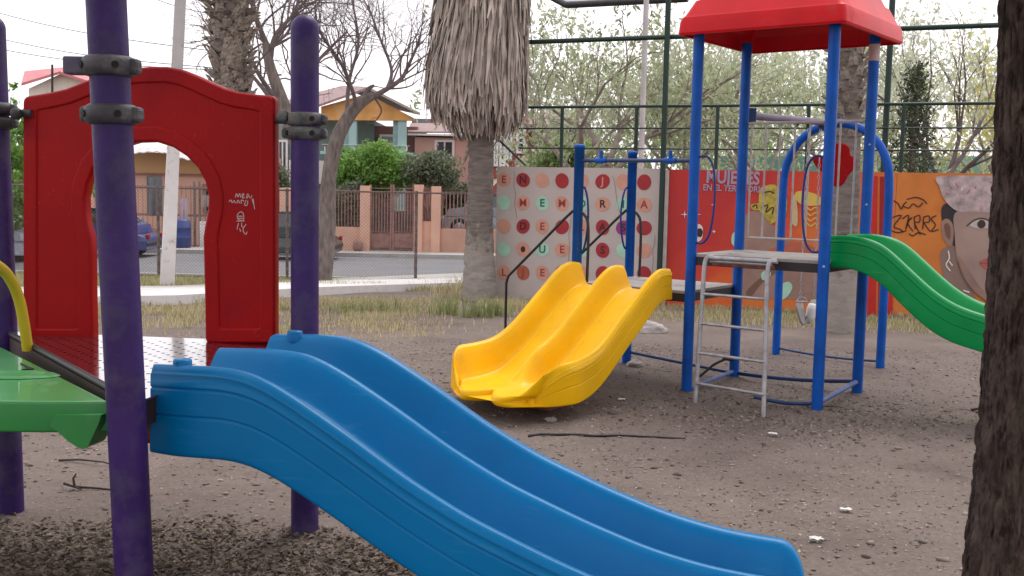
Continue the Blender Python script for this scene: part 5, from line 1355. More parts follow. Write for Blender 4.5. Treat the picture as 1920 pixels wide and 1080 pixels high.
# blue double slide
S = [-.06, 0.0, .13, .25, .33, .42, .62, .82, 1.02, 1.29, 1.50, 1.68, 1.80, 1.88]; Zr = [.895, .90, .905, .905, .885, .845, .735, .615, .515, .415, .35, .315, .305, .30]
O_b = (-.98, 3.755)
bs, (Db, Nb) = slide('slide', near, O_b, -17, S, Zr, [.385, .40] + [.405] * 12, [.06, .075, .10, .12, .13, .14, .15, .155, .155, .15, .15, .15, .14, .13], [.275, .285, .285, .28, .275, .27, .265, .255, .25, .24, .235, .23, .23, .23], m_blueslide, endr=.10)
for w_, s_ in ((.37, .035), (-.37, .035)):
    p = Vector((O_b[0] + Db[0] * s_ + Nb[0] * w_, O_b[1] + Db[1] * s_ + Nb[1] * w_, .885)); m = MB(); m.lathe(p, (0, 0, 1), [(.030, 0), (.030, .036), (.027, .042), (.001, .043)], 20); m.build('peg', m_blueslide, bs)
# green climber on the slanting edge
zc = 0.797
cp = [(-2.17, 4.44), (-1.295, 3.352), (-1.48, 3.33), (-1.70, 3.325), (-2.05, 3.36), (-2.45, 3.50), (-2.75, 3.80), (-2.78, 4.15), (-2.55, 4.40)]
cpn = catmull(cp[2:], 5, False); cpp = [cp[0], cp[1]] + cpn
me1 = curve_mesh([cpp], 0.041, 0.010, 4)
climber = place_mesh('climber', me1, Matrix.Translation((0, 0, zc - .053)), m_greenc, near, smooth=True)
climber.data.set_sharp_from_angle(angle=math.radians(50))
m = MB()   # corner lug that hooks below
lug = [P(x_, y_, 3.306) for x_, y_ in ((92, 799), (100, 778), (190, 778), (184, 796), (165, 836), (156, 842), (146, 839), (128, 828), (110, 811))]
m.prism([p for p in lug], (0.02, .09, 0)); o = m.build('corner_lug', m_greenc, climber)
# moulded foot recess and slot
fc = AZ(10, 704, zc); m = MB()
rows = []
for rr_, zz_ in ((1.25, .000), (1.12, .007), (1.0, .009), (.88, .006), (.7, .0015), (.02, .001)):
    rows.append([(fc.x + .15 * rr_ * math.cos(t_), fc.y + .06 * rr_ * math.sin(t_) + .1 * .15 * math.cos(t_), zc + zz_) for t_ in np.linspace(0, 2 * math.pi, 32, endpoint=False)])
m.add([p for r in rows for p in r], [(i * 32 + j, i * 32 + (j + 1) % 32, (i + 1) * 32 + (j + 1) % 32, (i + 1) * 32 + j) for i in range(5) for j in range(32)], True); m.build('moulded_ridge', m_greenc, climber)
sl = [AZ(38, 681, zc), AZ(64, 692, zc), AZ(40, 694, zc), AZ(52, 691, zc)]
m = MB(); m.prism([Vector((p.x, p.y, zc - .006)) for p in sl], (0, 0, .0085)); m.build('slot', m_dark, climber)  # solid near-black piece, its colour stands for shade inside the slot
for k, (dz, sc) in enumerate(((-.25, 1.0), (-.52, 1.15))):
    c0 = Vector((-2.75 - .28 * k, 3.72 - .2 * k, zc + dz)); m = MB(); m.box(c0, (.5, .36, .06), (Vector((.8, -.6, 0)), Vector((.6, .8, 0)), Vector((0, 0, 1))), bev=.02); m.build('foothold', m_greenc, climber)
m = MB(); m.box((-2.98, 3.9, .38), (.05, .5, .8), (Vector((.8, -.6, 0)), Vector((.6, .8, 0)), Vector((0, 0, 1))), bev=.02); m.build('side_support', m_greenc, climber)
# yellow hand rail
pts = smoothpath([P(52, 656, 4.25), P(46, 612, 4.23), P(36, 562, 4.2), P(22, 528, 4.16), P(2, 503, 4.1), P(-30, 488, 4.0), P(-80, 500, 3.9), P(-110, 560, 3.85), P(-115, 660, 3.83)], 6)
m = MB(); m.tube(pts, .0215, 14); m.build('hand_rail', m_yellowpipe, near)

# ---- far play structure
u_ = Vector((.809, -.588, 0)); v_ = Vector((.588, .809, 0))
cT = Vector((1.97, 7.91, 0)); A_ = cT - u_ * .5 - v_ * .42; B_ = cT + u_ * .5 - v_ * .42; C_ = cT - u_ * .5 + v_ * .42; D_ = cT + u_ * .5 + v_ * .42
E_ = A_ - u_; F_ = C_ - u_
far = thing('play_structure', 'farther blue post play structure with red roof, yellow double slide and green wave slide', 'play structure', cT)
RP = .0395
posts = {}
for nm, p, zt in (('A', A_, 2.66), ('B', B_, 2.66), ('C', C_, 2.66), ('D', D_, 2.66), ('E', E_, 1.84), ('F', F_, 1.82)):
    m = MB()
    if zt < 2: pr = [(RP, -.15), (RP, zt - .03), (RP + .004, zt - .03), (RP + .004, zt - .006), (RP * .8, zt), (.001, zt + .002)]
    else: pr = [(RP, -.15), (RP, zt)]
    m.lathe(p, (0, 0, 1), pr, 24); posts[nm] = m.build('post', m_blue, far)
# bare patch where the paint is gone near the roof, tape and bolts
m = MB(); m.lathe(D_ + Vector((0, 0, 2.47)), (0, 0, 1), [(RP + .001, 0), (RP + .001, .12)], 24); m.build('bare_patch', mat('bare_primer', (0.52, 0.36, 0.34), .6), posts['D'])
m_wear = mat('chipped_pale_blue', (0.28, 0.42, 0.62), .6)
for p_, q in ((posts['D'], (D_, 1.86)), (posts['D'], (D_, 1.42)), (posts['B'], (B_, 1.0))):
    c = Vector(q[0]); c.z = q[1]; d = Vector((-c.x, -c.y, 0)).normalized(); m = MB(); m.lathe(c + d * (RP - .004), d, [(.001, 0), (.010, 0), (.008, .009), (.001, .010)], 8); m.build('bolt', m_wear, p_)
# roof: rounded square rings
def rsq(half, r, n=5):
    out = []
    for (sx, sy, a0) in ((1, 1, 0), (-1, 1, 90), (-1, -1, 180), (1, -1, 270)):
        for k in range(n + 1):
            a = math.radians(a0 + 90 * k / n); out.append((sx * (half - r) + r * math.cos(a), sy * (half - r) + r * math.sin(a)))
    return out
cR_ = Vector((2.015, 7.955, 0)); ur = Vector((math.cos(math.radians(-37)), math.sin(math.radians(-37)), 0)); vr = Vector((-ur.y, ur.x, 0))
prof = [(.612, 2.610), (.618, 2.625), (.612, 2.70), (.600, 2.735), (.584, 2.752)]
hh, zz = .584, 2.752
for k in range(5):
    prof += [(hh - .050, zz + .105), (hh - .053, zz + .108), (hh - .064, zz + .104), (hh - .067, zz + .108)]; hh -= .075; zz += .125
prof += [(.15, 3.44), (.10, 3.47), (.01, 3.475)]
def roofmesh(prof, inset=0):
    m = MB(); rows = []
    for (h, z) in prof: rows.append([cR_ + ur * x + vr * y + Vector((0, 0, z)) for x, y in rsq(h, min(.04, h * .3))])
    n = len(rows[0]); vs = [p for r in rows for p in r]; fs = [(i * n + j, i * n + (j + 1) % n, (i + 1) * n + (j + 1) % n, (i + 1) * n + j) for i in range(len(rows) - 1) for j in range(n)]
    m.add(vs, fs, False); return m, rows
inner = [(max(.02, h - .022), z - (.014 if i > 4 else 0)) for i, (h, z) in enumerate(prof)][::-1]
m, rows = roofmesh(prof + inner)
n_ = len(rows[0]); m.add(rows[0] + rows[-1], [(i, (i + 1) % n_, (i + 1) % n_ + n_, i + n_) for i in range(n_)])
roof = m.build('roof', m_redroof, far)
roof.data.shade_smooth(); roof.data.set_sharp_from_angle(angle=math.radians(22))
# decks
def deckbox(name, c, su, sv, z, top_m, th=.02):
    m = MB(); m.box(Vector((c.x, c.y, z - th / 2)), (su, sv, th), (u_, v_, Vector((0, 0, 1)))); d = m.build(name, top_m, far)
    m = MB()
    for s1 in (1, -1):
        m.box(Vector((c.x, c.y, z - th - .032)) + v_ * (sv / 2 - .012) * s1, (su - .002, .022, .062), (u_, v_, Vector((0, 0, 1))))
        m.box(Vector((c.x, c.y, z - th - .032)) + u_ * (su / 2 - .012) * s1, (.022, sv - .05, .062), (u_, v_, Vector((0, 0, 1))))
    m.box(Vector((c.x, c.y, z - th - .024)), (.03, sv - .052, .045), (u_, v_, Vector((0, 0, 1))))
    m.build('deck_frame', m_blackskirt, d); return d
deckbox('deck', cT, 1.0, .84, 1.035, m_greydeck)
cLo = cT - u_ * 1.0
deckbox('deck', cLo + u_ * 0.0, .96, .86, .755, m_greydeck)
# yellow slide
S = [-.36, -.30, -.20, -.10, .05, .20, .32, .43, .55, .66, .78, .90]; Zr = [.905, .918, .905, .855, .745, .640, .550, .475, .415, .385, .372, .365]
div = [1, 1, 1, 1, 1, 1, 1, 1, .98, .93, .55, .0]
ys, (Dy, Ny) = slide('slide', far, (.605, 7.865), 230, S, Zr, [.43, .43, .435, .44, .44, .44, .44, .445, .45, .46, .48, .505], [.16, .165, .17, .165, .165, .17, .17, .17, .18, .20, .215, .215], [.22, .225, .23, .235, .24, .24, .24, .245, .26, .27, .275, .27], m_yellow, div=div, endr=.20, lobe=.13)
m = MB(); c = Vector((.605 + Dy[0] * .72, 7.865 + Dy[1] * .72, .045)); m.box(c, (.22, .5, .10), (Vector((Dy[0], Dy[1], 0)), Vector((Ny[0], Ny[1], 0)), Vector((0, 0, 1))), bev=.015); m.build('slide_footing', mat('red_brown_block', (0.20, 0.06, 0.04), .85, .2, 8), far)
# green wave slide
S = [-.06, .05, .14, .29, .38, .47, .58, .70, .83, .93, 1.02, 1.12, 1.25, 1.4, 1.6, 1.8, 1.95, 2.1]; Zr = [1.20, 1.21, 1.212, 1.185, 1.13, 1.05, .955, .855, .785, .755, .735, .71, .65, .56, .43, .33, .29, .28]
nS = len(S)
gs, _ = slide('slide', far, (2.375, 7.62), -36, S, Zr, [.26] * nS, [.10, .12, .14] + [.15] * (nS - 3), [.225] * 3 + [.25, .26, .27, .27, .26, .25, .24, .24, .24, .25, .26, .26, .25, .22, .2], m_green, lanes=1, endr=.10)
# ladder
m_l = m_steel
def ladder():
    m = None
    f1 = AZ(1303, 752, 0.0); f2 = AZ(1432, 776, 0.0)
    t1 = A_ + u_ * .17 - v_ * .13; t2 = A_ + u_ * .65 - v_ * .13
    out = []
    lad = []
    for f_, t_ in ((f1, t1), (f2, t2)):
        pts = [f_ - Vector((0, 0, .08)), Vector((t_.x, t_.y, .90)) * 1.0]
        top1 = Vector((t_.x, t_.y, .90)); bend = smoothpath([top1, top1 + Vector((0, 0, .085)) + v_ * .012, top1 + Vector((0, 0, .118)) + v_ * .05, top1 + Vector((0, 0, .120)) + v_ * .14], 5)
        m = MB(); m.tube([f_ - Vector((0, 0, .08))] + bend, .0165, 12); m.build('ladder_rail', m_l, far)
        lad.append((f_, top1))
    for k, z in enumerate((.125, .34, .55, .76)):
        q = []
        for f_, t_ in lad: q.append(f_ + (t_ - f_) * ((z) / .90))
        m = MB(); m.tube([q[0], q[1]], .011, 10); m.build('rung', m_l, far)
    q = [l_[1] + Vector((0, 0, .118)) + v_ * .05 for l_ in lad]; e = (q[1] - q[0]).normalized()
    m = MB(); m.tube([q[0], q[1] + e * .05], .016, 12); m.build('ladder_top_bar', m_l, far)
    m = MB(); m.tube([q[0] + v_ * .04 - Vector((0, 0, .03)), q[1] + v_ * .04 - Vector((0, 0, .03))], .008, 10); m.build('ladder_top_bar', m_l, far)
    m = MB(); m.box((q[0] + q[1]) / 2 + v_ * .085 - Vector((0, 0, .045)), ((q[1] - q[0]).length, .01, .03), (e, v_, Vector((0, 0, 1)))); m.build('rust_plate', mat('rusted_plate', (.20, .07, .05), .8, .3, 20), far)
ladder()
# barrier of thin bars on the far side
bz0, bz1 = 1.135, 2.035
Cb = C_ + v_ * 0.0; m = MB()
def tubep(name, a, c, r, mt, par=far, n=10):
    m = MB(); m.tube([a, c], r, n); return m.build(name, mt, par)
zv = lambda p, z: Vector((p.x, p.y, z))
tubep('barrier_rail', zv(C_ + u_ * .04, bz1), zv(D_ - u_ * .04, bz1), .011, m_rail); tubep('barrier_rail', zv(C_ + u_ * .06, bz0), zv(D_ - u_ * .06, bz0), .009, m_rail)
for k in range(8):
    p = C_ + u_ * (.07 + .118 * k); tubep('barrier_bar', zv(p, bz0), zv(p, bz1 - .01), .0075, m_rail if k != 7 else m_steel)
# link rail from the low deck to the tower
m = MB(); m.tube([zv(E_, 1.715), zv(A_, 1.715)], .015, 12); m.build('link_rail', m_bluedark, far)
for f in (.20, .80):
    p = E_ + (A_ - E_) * f; m = MB(); m.tube([zv(p, 1.69), zv(p, 1.79)], .016, 10); m.tube([zv(p - u_ * .05, 1.715), zv(p + u_ * .05, 1.715)], .022, 10); m.build('rail_joint', m_blue, far)
# hand loops
def loop(post, d, z0, z1, w=.155, mt=None):
    p = Vector((post.x, post.y, 0)); pts = smoothpath([zv(p + d * RP * .8, z1), zv(p + d * (w * .65), z1 + .005), zv(p + d * w, z1 - .09), zv(p + d * (w + .015), (z0 + z1) / 2), zv(p + d * (w - .01), z0 + .09), zv(p + d * (w * .6), z0), zv(p + d * RP * .8, z0)], 6)
    m = MB(); m.tube(pts, .0085, 10); m.build('hand_loop', mt or m_bluedark, far)
m_navy = mat('navy_paint', (0.012, 0.02, 0.17), .4, .15, 8)
loop(A_, u_, 1.12, 1.74, mt=m_navy); loop(B_, -u_, 1.10, 1.74, mt=m_navy)
loop(E_, (u_ * .6 + v_ * .1), 1.0, 1.50, .13, m_navy); loop(F_, (-v_ * .75 - u_ * .3), 1.0, 1.50, .12, m_navy)
# stair with black hand rails on the back of the low deck
for base, off in ((E_, 0.0), (F_, 0.0)):
    p0 = base - u_ * .02; pts = [zv(base - u_ * .69, -.05), zv(base - u_ * .69, .70)] + smoothpath([zv(base - u_ * .67, .76), zv(base - u_ * .36, 1.04), zv(base - u_ * .10, 1.275), zv(base - u_ * .02, 1.325), zv(base + u_ * .06, 1.29), zv(base + u_ * .10, 1.18), zv(base + u_ * .10, .76)], 5)
    m = MB(); m.tube(pts, .0115, 10); m.build('stair_rail', m_black, far)
for k in range(3):
    c = (E_ + F_) / 2 - u_ * (.14 + .21 * k); m = MB(); m.box(zv(c, .58 - .19 * k), (.2, .8, .025), (u_, v_, Vector((0, 0, 1))), bev=.004); m.build('stair_tread', m_black, far)
for base in (E_, F_):
    p = base - u_ * .02; q = base - u_ * .66
    m = MB(); m.box((zv(p, .66) + zv(q, .08)) / 2 + v_ * (.0), ((zv(p, .66) - zv(q, .08)).length, .02, .07), ((zv(p, .66) - zv(q, .08)).normalized(), v_, (zv(p, .66) - zv(q, .08)).normalized().cross(v_))); m.build('stair_stringer', m_black, far)
# ground bars
def gbar(name, a, c, r, z0, z1, mt, sag=0):
    pts = [zv(a, z0) + (zv(c, z1) - zv(a, z0)) * (k / 8) + Vector((0, 0, -sag * math.sin(math.pi * k / 8))) for k in range(9)]
    m = MB(); m.tube(pts, r, 8); m.build(name, mt, far)
m_bpale = mat('scuffed_blue_paint', (0.10, 0.14, 0.32), .6, .2, 10)
gbar('ground_bar', F_ - v_ * .0, C_, .013, .10, .03, m_bluedark); gbar('ground_bar', C_, D_, .016, .035, .09, m_bluedark, .02); gbar('ground_bar', B_, D_, .019, .05, .09, m_bpale); gbar('ground_bar', A_, C_, .017, .02, .05, m_bpale)
gbar('ground_bar', A_ + u_ * .55 - v_ * .03, B_, .014, .04, .05, m_bluedark, .02)
m = MB(); q0 = AZ(1312, 706, .06); q1 = AZ(1362, 672, .2); m.tube([q0, (q0 + q1) / 2 + Vector((0, 0, .02)), q1], .010, 6); m.tube([q1 + Vector((-.03, 0, 0)), q1 + Vector((.05, 0, -.01))], .014, 6); m.build('loose_strap', m_black, far)
# swing beam and arch
sB = Vector((2.83, 9.6, 0)); sw1 = G(1455, 661); sw2 = G(1650, 686)
cm_ = (sw1 + sw2) / 2; e = (sw2 - sw1).normalized(); hw = (sw2 - sw1).length / 2; zc_ = 2.14
arcp = [zv(sw1, -.1), zv(sw1, 1.35)]
for k in range(1, 14):
    a = math.pi * k / 14; arcp.append(zv(cm_ - e * hw * math.cos(a), 1.50 + .62 * math.sin(a) ** .8))
arcp += [zv(sw2, 1.35), zv(sw2, -.1)]
m = MB(); m.tube(smoothpath(arcp, 3), .037, 16); m.build('swing_arch', m_blue, far)
bt0 = zv(C_ + Vector((.03, .03, 0)), 2.10); bt1 = zv(cm_, 2.12); 
m = MB(); m.tube([bt0, bt0 + (bt1 - bt0) * 1.02], .030, 14); beam = m.build('swing_beam', mat('scuffed_beam_paint', (0.19, 0.15, 0.22), .55, .2, 6, dirt=(.04, .12, .36), dscale=3, dth=.52), far)
m = MB(); m.box(bt0 + Vector((.02, .02, 0)), (.10, .09, .12), bev=.01); m.build('beam_clamp', m_bluedark, far)
gbar('ground_bar', sw1, sw2, .011, .03, .04, m_bluedark, .02)
for f in (.35, .52, .66, .80):
    p = bt0 + (bt1 - bt0) * f; m = MB(); m.tube([p, p - Vector((0, 0, .06))], .012, 8); m.tube([p + Vector((-.02, 0, -.03)), p + Vector((.02, 0, -.03))], .018, 8); m.build('swing_hook', m_blackskirt, beam)
# swing seat on chains
def chain(m, a, c, r=.006):
    a, c = Vector(a), Vector(c); L_ = (c - a).length; n = max(3, int(L_ / .05)); d = (c - a) / n
    for k in range(n):
        p = a + d * k; q = p + d * 1.15; sd = Vector((1, 0, 0)) if k % 2 else Vector((0, 1, 0))
        for sg in (1, -1): m.tube([p, (p + q) / 2 + sd * .010 * sg, q], r * .6, 4, cap=False)
p1 = bt0 + (bt1 - bt0) * .66; p2 = bt0 + (bt1 - bt0) * .80; sc_ = P(1512, 590, (p1.y + p2.y) / 2)
sw = thing('swing_seat', 'grey belt swing seat hanging on chains behind the blue ladder tower', 'swing', sc_)
s1 = P(1500, 566, p1.y); s2 = P(1526, 560, p2.y)
m = MB(); chain(m, p1, s1); chain(m, p2, s2); m.build('chain', m_steel, sw, fix=False, kind='stuff')
m = MB(); m.tube([s1 + Vector((-.03, 0, 0)), s1 + Vector((.06, 0, .0))], .010, 8); m.tube([s1 + Vector((-.03, 0, 0)), s1 + Vector((-.005, 0, .045)), s1 + Vector((.045, 0, .035)), s1 + Vector((.06, 0, 0))], .006, 6); m.build('hanger', m_steel, sw)
m = MB(); n1, n2 = 14, 6; vs = []
for i in range(n1 + 1):
    f = i / n1; ang = math.pi * f
    px_ = 1497 + 30 * f; py_ = 570 + 42 * math.sin(ang) ** .8 - 6 * f
    c = P(px_, py_, p1.y + (p2.y - p1.y) * f)
    for j in range(n2 + 1):
        g = j / n2 - .5; vs.append(c + v_ * g * .15 + Vector((0, 0, .012 * (1 - 4 * g * g))))
fs = [(i * (n2 + 1) + j, i * (n2 + 1) + j + 1, (i + 1) * (n2 + 1) + j + 1, (i + 1) * (n2 + 1) + j) for i in range(n1) for j in range(n2)]
m.add(vs, fs, True); o = m.build('belt', mat('grey_rubber', (0.30, 0.29, 0.28), .6, .1, 8), sw, fix=False); so = o.modifiers.new('th', 'SOLIDIFY'); so.thickness = .012
m = MB(); c = P(1518, 590, p2.y - .05); m.lathe(c - Vector((0, 0, .06)), (.1, -.2, 1), [(.001, 0), (.03, .0), (.042, .05), (.045, .12), (.035, .16), (.001, .165)], 14); m.build('side_flap', m_white, sw)
# red moulded seat flung up over the beam
rc = P(1565, 305, cm_.y - .15)
rs = thing('swing_seat', 'red moulded swing seat with two pale slots hung up under the blue arch', 'swing', rc)
RPp = Plane2((rc.x, rc.y), (rc.x + .8, rc.y - .25))
ro = [(1556, 282), (1562, 273), (1578, 271), (1590, 278), (1592, 292), (1603, 300), (1598, 316), (1588, 328), (1580, 342), (1570, 348), (1560, 340), (1550, 326), (1534, 312), (1527, 297), (1545, 294), (1554, 294)]
pp = catmull([RPp.hit(x, y) for x, y in ro], 4)
hl = []
for cy in (299, 327):
    hl.append([RPp.hit(x, y) for x, y in ((1560, cy - 2), (1584, cy - 1), (1584, cy + 2), (1560, cy + 1))])
me = curve_mesh([pp] + hl, .022, .014, 3); place_mesh('seat', me, RPp.mat(0), m_red, rs, smooth=False)
m = MB(); chain(m, bt0 + (bt1 - bt0) * .93, P(1560, 285, rc.y)); m.build('chain', m_steel, rs, fix=False, kind='stuff')

# ------------------------------------------------------------------ foreground trunk
def rough_trunk():
    Y0 = 3.6
    ctr = [(1858, 1260), (1866, 1080), (1888, 800), (1901, 600), (1909, 400), (1921, 200), (1925, 0), (1932, -350)]
    b0 = P(ctr[0][0], ctr[0][1], Y0); b0.z = 0
    t = thing('foreground_tree', 'very dark rough barked tree trunk cut by the right edge of the photo', 'tree', b0)
    cp = smoothpath([P(x, y, Y0) for x, y in ctr], 8); m_ = len(cp)
    rows, n = 760, 200; ti = np.linspace(0, 1, rows); tt = np.linspace(0, 1, m_)
    cx = np.interp(ti, tt, [p.x for p in cp]); cy = np.interp(ti, tt, [p.y for p in cp]); cz = np.interp(ti, tt, [p.z for p in cp])
    A = np.linspace(0, 2 * np.pi, n, endpoint=False); AA, ZZ = np.meshgrid(A, cz)
    r0 = np.interp(cz, [-0.1, .15, .5, 1.5, 2.6], [.155, .115, .101, .094, .088])[:, None]
    # furrowed bark: noise on a cylinder, stretched upwards, warped
    X_, Y_ = np.cos(AA) * 1.0, np.sin(AA) * 1.0
    def cyl(fa, fz, s, o=3):
        a = AA / (2 * np.pi) * fa; w = fbm(a * .5 + 3, ZZ * 3 + 7, s + 50, 2) * 1.2
        v0 = fbm(a + w, ZZ * fz, s, o); v1 = fbm(a - fa + w, ZZ * fz, s, o); k = AA / (2 * np.pi); return v0 * (1 - k) + v1 * k
    f1 = 1 - np.abs(cyl(34, 9, 1, 3) * 2 - 1) * 2.0; f2 = cyl(90, 40, 2, 3); f3 = cyl(10, 2.5, 3, 2); f4 = cyl(46, 26, 5, 2)
    disp = -np.clip(f1, 0, 1) ** 1.5 * .015 - np.clip((f4 - .5) * 4, 0, 1) * .007 + (f2 - .5) * .008 + (f3 - .5) * .02
    R_ = r0 + disp
    V = np.stack([cx[:, None] + np.cos(AA) * R_, cy[:, None] + np.sin(AA) * R_, ZZ], -1)
    i = np.arange(rows - 1)[:, None] * n; j = np.arange(n)[None, :]; j2 = (j + 1) % n
    F = np.stack([i + j, i + j2, i + n + j2, i + n + j], -1).reshape(-1, 4)
    mb_ = mat('dark_furrowed_bark', (0.095, 0.066, 0.055), .95, .35, 22, .9, 90, spec=.2, dirt=(.028, .019, .016), dscale=30, dth=.48, stretch=(1, 1, .35))
    npmesh('trunk', V, F4=F, mat=mb_, parent=t, smooth=True)
    rr = random.Random(12); tips = []; m = MB(); top = cp[-1]
    cf = dict(seg=.25, taper=.65, wob=.12, up=.03, kids=3, ang=(.4, 1.0), len=(.6, .85), lift=.05)
    for k, (dx, dy) in enumerate(((-1, .15), (-.95, -.35), (-.7, -.9), (-.1, -1), (.7, -.6), (.9, .2), (-.55, .5))):
        limb(m, top - Vector((0, 0, .05)), Vector((dx, dy, .62 if k < 3 else .9)), 2.3 if k < 3 else 1.5, .06, 4 if k < 4 else 3, cf, tips, rr)
    for (dx, dy, dz) in ((-.5, -1, .32), (.3, -1, .35), (-1, -.6, .3), (-.9, -1, .5), (.8, -.9, .4)):  # unseen limbs behind the camera, added to cut light from the front
        limb(m, top - Vector((0, 0, .05)), Vector((dx, dy, dz)), 2.9, .06, 4, dict(cf, up=.0), tips, rr)
    m.build('branches', m_bark_grey, t, fix=False)
    rg = np.random.default_rng(77); T = np.array([list(p) for p, d in tips]); print('tips', len(T))
    ps = np.repeat(T, max(8, 75000 // len(T)), 0); ps = ps + rg.normal(size=ps.shape) * np.array([.4, .4, .3])
    ps = ps[(ps[:, 1] < .6) | (rg.random(len(ps)) < .45)]  # leaves kept denser behind the camera to dim the front
    ps = ps[(ps[:, 2] > 2.5 + .19 * np.maximum(ps[:, 1], 0)) & (ps[:, 1] < 7)]
    V, F = leafquads(ps, .085, rg, 2.0); npmesh('crown', V, F4=F, mat=lf_bush, parent=t)
rough_trunk()

# ------------------------------------------------------------------ ground cover
def gpts(n, x0, x1, y0, y1, dens=None, r=None):
    r = r or rng; x = r.uniform(x0, x1, n); y = r.uniform(y0, y1, n)
    if dens is not None:
        k = r.random(n) < dens(x, y); x, y = x[k], y[k]
    return np.stack([x, y, terr(x, y)], -1)
lf_litter = leafmat('fallen_leaf', (0.06, 0.043, 0.034), (0.26, 0.20, 0.15), .1, .9)
lf_litter2 = leafmat('light_fallen_leaf', (0.10, 0.075, 0.06), (0.34, 0.28, 0.23), .1, .9)
lf_chaff = leafmat('pale_chaff', (0.24, 0.19, 0.16), (0.50, 0.44, 0.38), .1, .9)
# dense brown litter close to the camera on the left, thinning to the right and beyond
def d1(x, y): return np.clip(1.15 - np.maximum(0, (y - 3.95 - 0.35 * fbm(x * 1.5, y * 1.5, 4))) / .45, 0, 1) * np.clip((0.4 - x) / 1.2, 0, 1)
p = gpts(70000, -3.2, .6, 2.2, 4.9, d1); V, F = leafquads(p + np.array([0, 0, .006]), .024, rng, 1.8, flat=.72); npmesh('leaf_litter', V, F4=F, mat=lf_litter, kind='stuff')
def d2(x, y): return .06 + np.clip((fbm(x * 1.1, y * 1.1, 21) - .52) * 4, 0, 1) * .6
p = gpts(21000, -3.5, 5.5, 2.5, 10.5, d2); V, F = leafquads(p + np.array([0, 0, .004]), .016, rng, 1.8, flat=.75); npmesh('scattered_litter', V, F4=F, mat=lf_litter2, kind='stuff')
p = gpts(44000, -3.5, 5.5, 2.5, 10.5, d2); V, F = leafquads(p + np.array([0, 0, .005]), .012, rng, 1.6, flat=.7); npmesh('pale_chaff', V, F4=F, mat=lf_chaff, kind='stuff')
def d3(x, y): return np.clip(1 - np.hypot((x - 1.9) / 1.5, (y - 7.2) / 1.1), 0, 1) * 1.5
p = gpts(9000, .2, 3.8, 5.8, 9.2, d3); V, F = leafquads(p + np.array([0, 0, .005]), .024, rng, 1.8, flat=.7); npmesh('litter_under_tower', V, F4=F, mat=lf_litter2, kind='stuff')
# pebbles
def pebbles(name, n, x0, x1, y0, y1, size, mt):
    ico = bmesh.new(); bmesh.ops.create_icosphere(ico, subdivisions=1, radius=1); v0 = np.array([list(v.co) for v in ico.verts]); f0 = np.array([[v.index for v in f.verts] for f in ico.faces]); ico.free()
    p = gpts(n, x0, x1, y0, y1); n = len(p); sc = size * rng.lognormal(0, .45, (n, 1, 1)); jit = 1 + .25 * rng.normal(size=(n, len(v0), 1))
    a = rng.uniform(0, 6.28, n); rot = np.zeros((n, 3, 3)); rot[:, 0, 0] = np.cos(a); rot[:, 0, 1] = -np.sin(a); rot[:, 1, 0] = np.sin(a); rot[:, 1, 1] = np.cos(a); rot[:, 2, 2] = .6
    V = (v0[None] * jit * sc * np.array([1.3, .9, .8])) @ rot.transpose(0, 2, 1) + p[:, None, :] + np.array([0, 0, size * .3])
    F = (f0[None] + (np.arange(n) * len(v0))[:, None, None]).reshape(-1, 3); npmesh(name, V.reshape(-1, 3), F3=F, mat=mt, kind='stuff')
m_peb = mat('dusty_pebble', (0.21, 0.17, 0.148), .9, .3, 3, island=.45)
pebbles('pebbles', 9000, -3.5, 5.5, 2.6, 10.5, .0065, m_peb)
pebbles('larger_pebbles', 110, -3, 5, 3, 10, .016, m_peb)
# individual stones and scraps
def rock(px, py, r, mt, label, cat='stone', name='stone', sq=.7, seed=1):
    g = G(px, py); rr = random.Random(seed); bm = bmesh.new(); bmesh.ops.create_icosphere(bm, subdivisions=3, radius=r)
    from mathutils import noise
    for v in bm.verts:
        k = 1 + .45 * noise.noise(v.co / r * 1.1 + Vector((seed * 3.1, 0, 0))) + .1 * noise.noise(v.co / r * 4); v.co = Vector((v.co.x * k * 1.25, v.co.y * k, v.co.z * k * sq)) + Vector((g.x, g.y, gz(g.x, g.y) + r * sq * .45))
    me = bpy.data.meshes.new(name); bm.to_mesh(me); bm.free(); me.materials.append(mt); o = bpy.data.objects.new(name, me); finish(o, None, label, cat, None, None); return o
m_stone = mat('pale_stone', (0.42, 0.38, 0.36), .9, .2, 5, .3, 30)
rock(1222, 622, .13, m_stone, 'large pale rock on the dry grass behind the yellow slide', seed=2)
rock(1153, 772, .035, mat('brown_stone', (.17, .13, .115), .9, .2, 9), 'small brown stone right of the yellow slide foot', seed=3)
rock(1034, 782, .03, m_stone, 'small pale stone just below the yellow slide lip', seed=4)
rock(1190, 686, .05, m_stone, 'grey lump of concrete at the foot of the blue post behind the yellow slide', seed=5)
def scrap(px, py, s, label, col=(0.7, 0.68, 0.66), seed=1, name='paper_scrap', cat='litter'):
    g = G(px, py); rr = random.Random(seed); n = 5; vs = []
    for side in (0, 1):
        for j in range(n):
            for i in range(n): vs.append((g.x + (i / 4 - .5) * s * rr.uniform(.8, 1.15), g.y + (j / 4 - .5) * s * .7, gz(g.x, g.y) + .012 + rr.uniform(0, .3) * s * .5 + side * .0015))
    fs = [(j * n + i, j * n + i + 1, (j + 1) * n + i + 1, (j + 1) * n + i) for j in range(n - 1) for i in range(n - 1)]; fs += [tuple(q + n * n for q in f[::-1]) for f in fs]
    m = MB(); m.add(vs, fs); return m.build(name, mat('scrap', col, .8, .05), None, label, cat, fix=False)
scrap(1449, 816, .05, 'white paper scrap in front of the ladder of the blue tower', seed=1)
scrap(1586, 961, .05, 'small pale scrap midway along the dirt at the bottom right', seed=2)
scrap(1530, 1020, .055, 'white scrap on the dirt beside the lower end of the blue slide', seed=3)
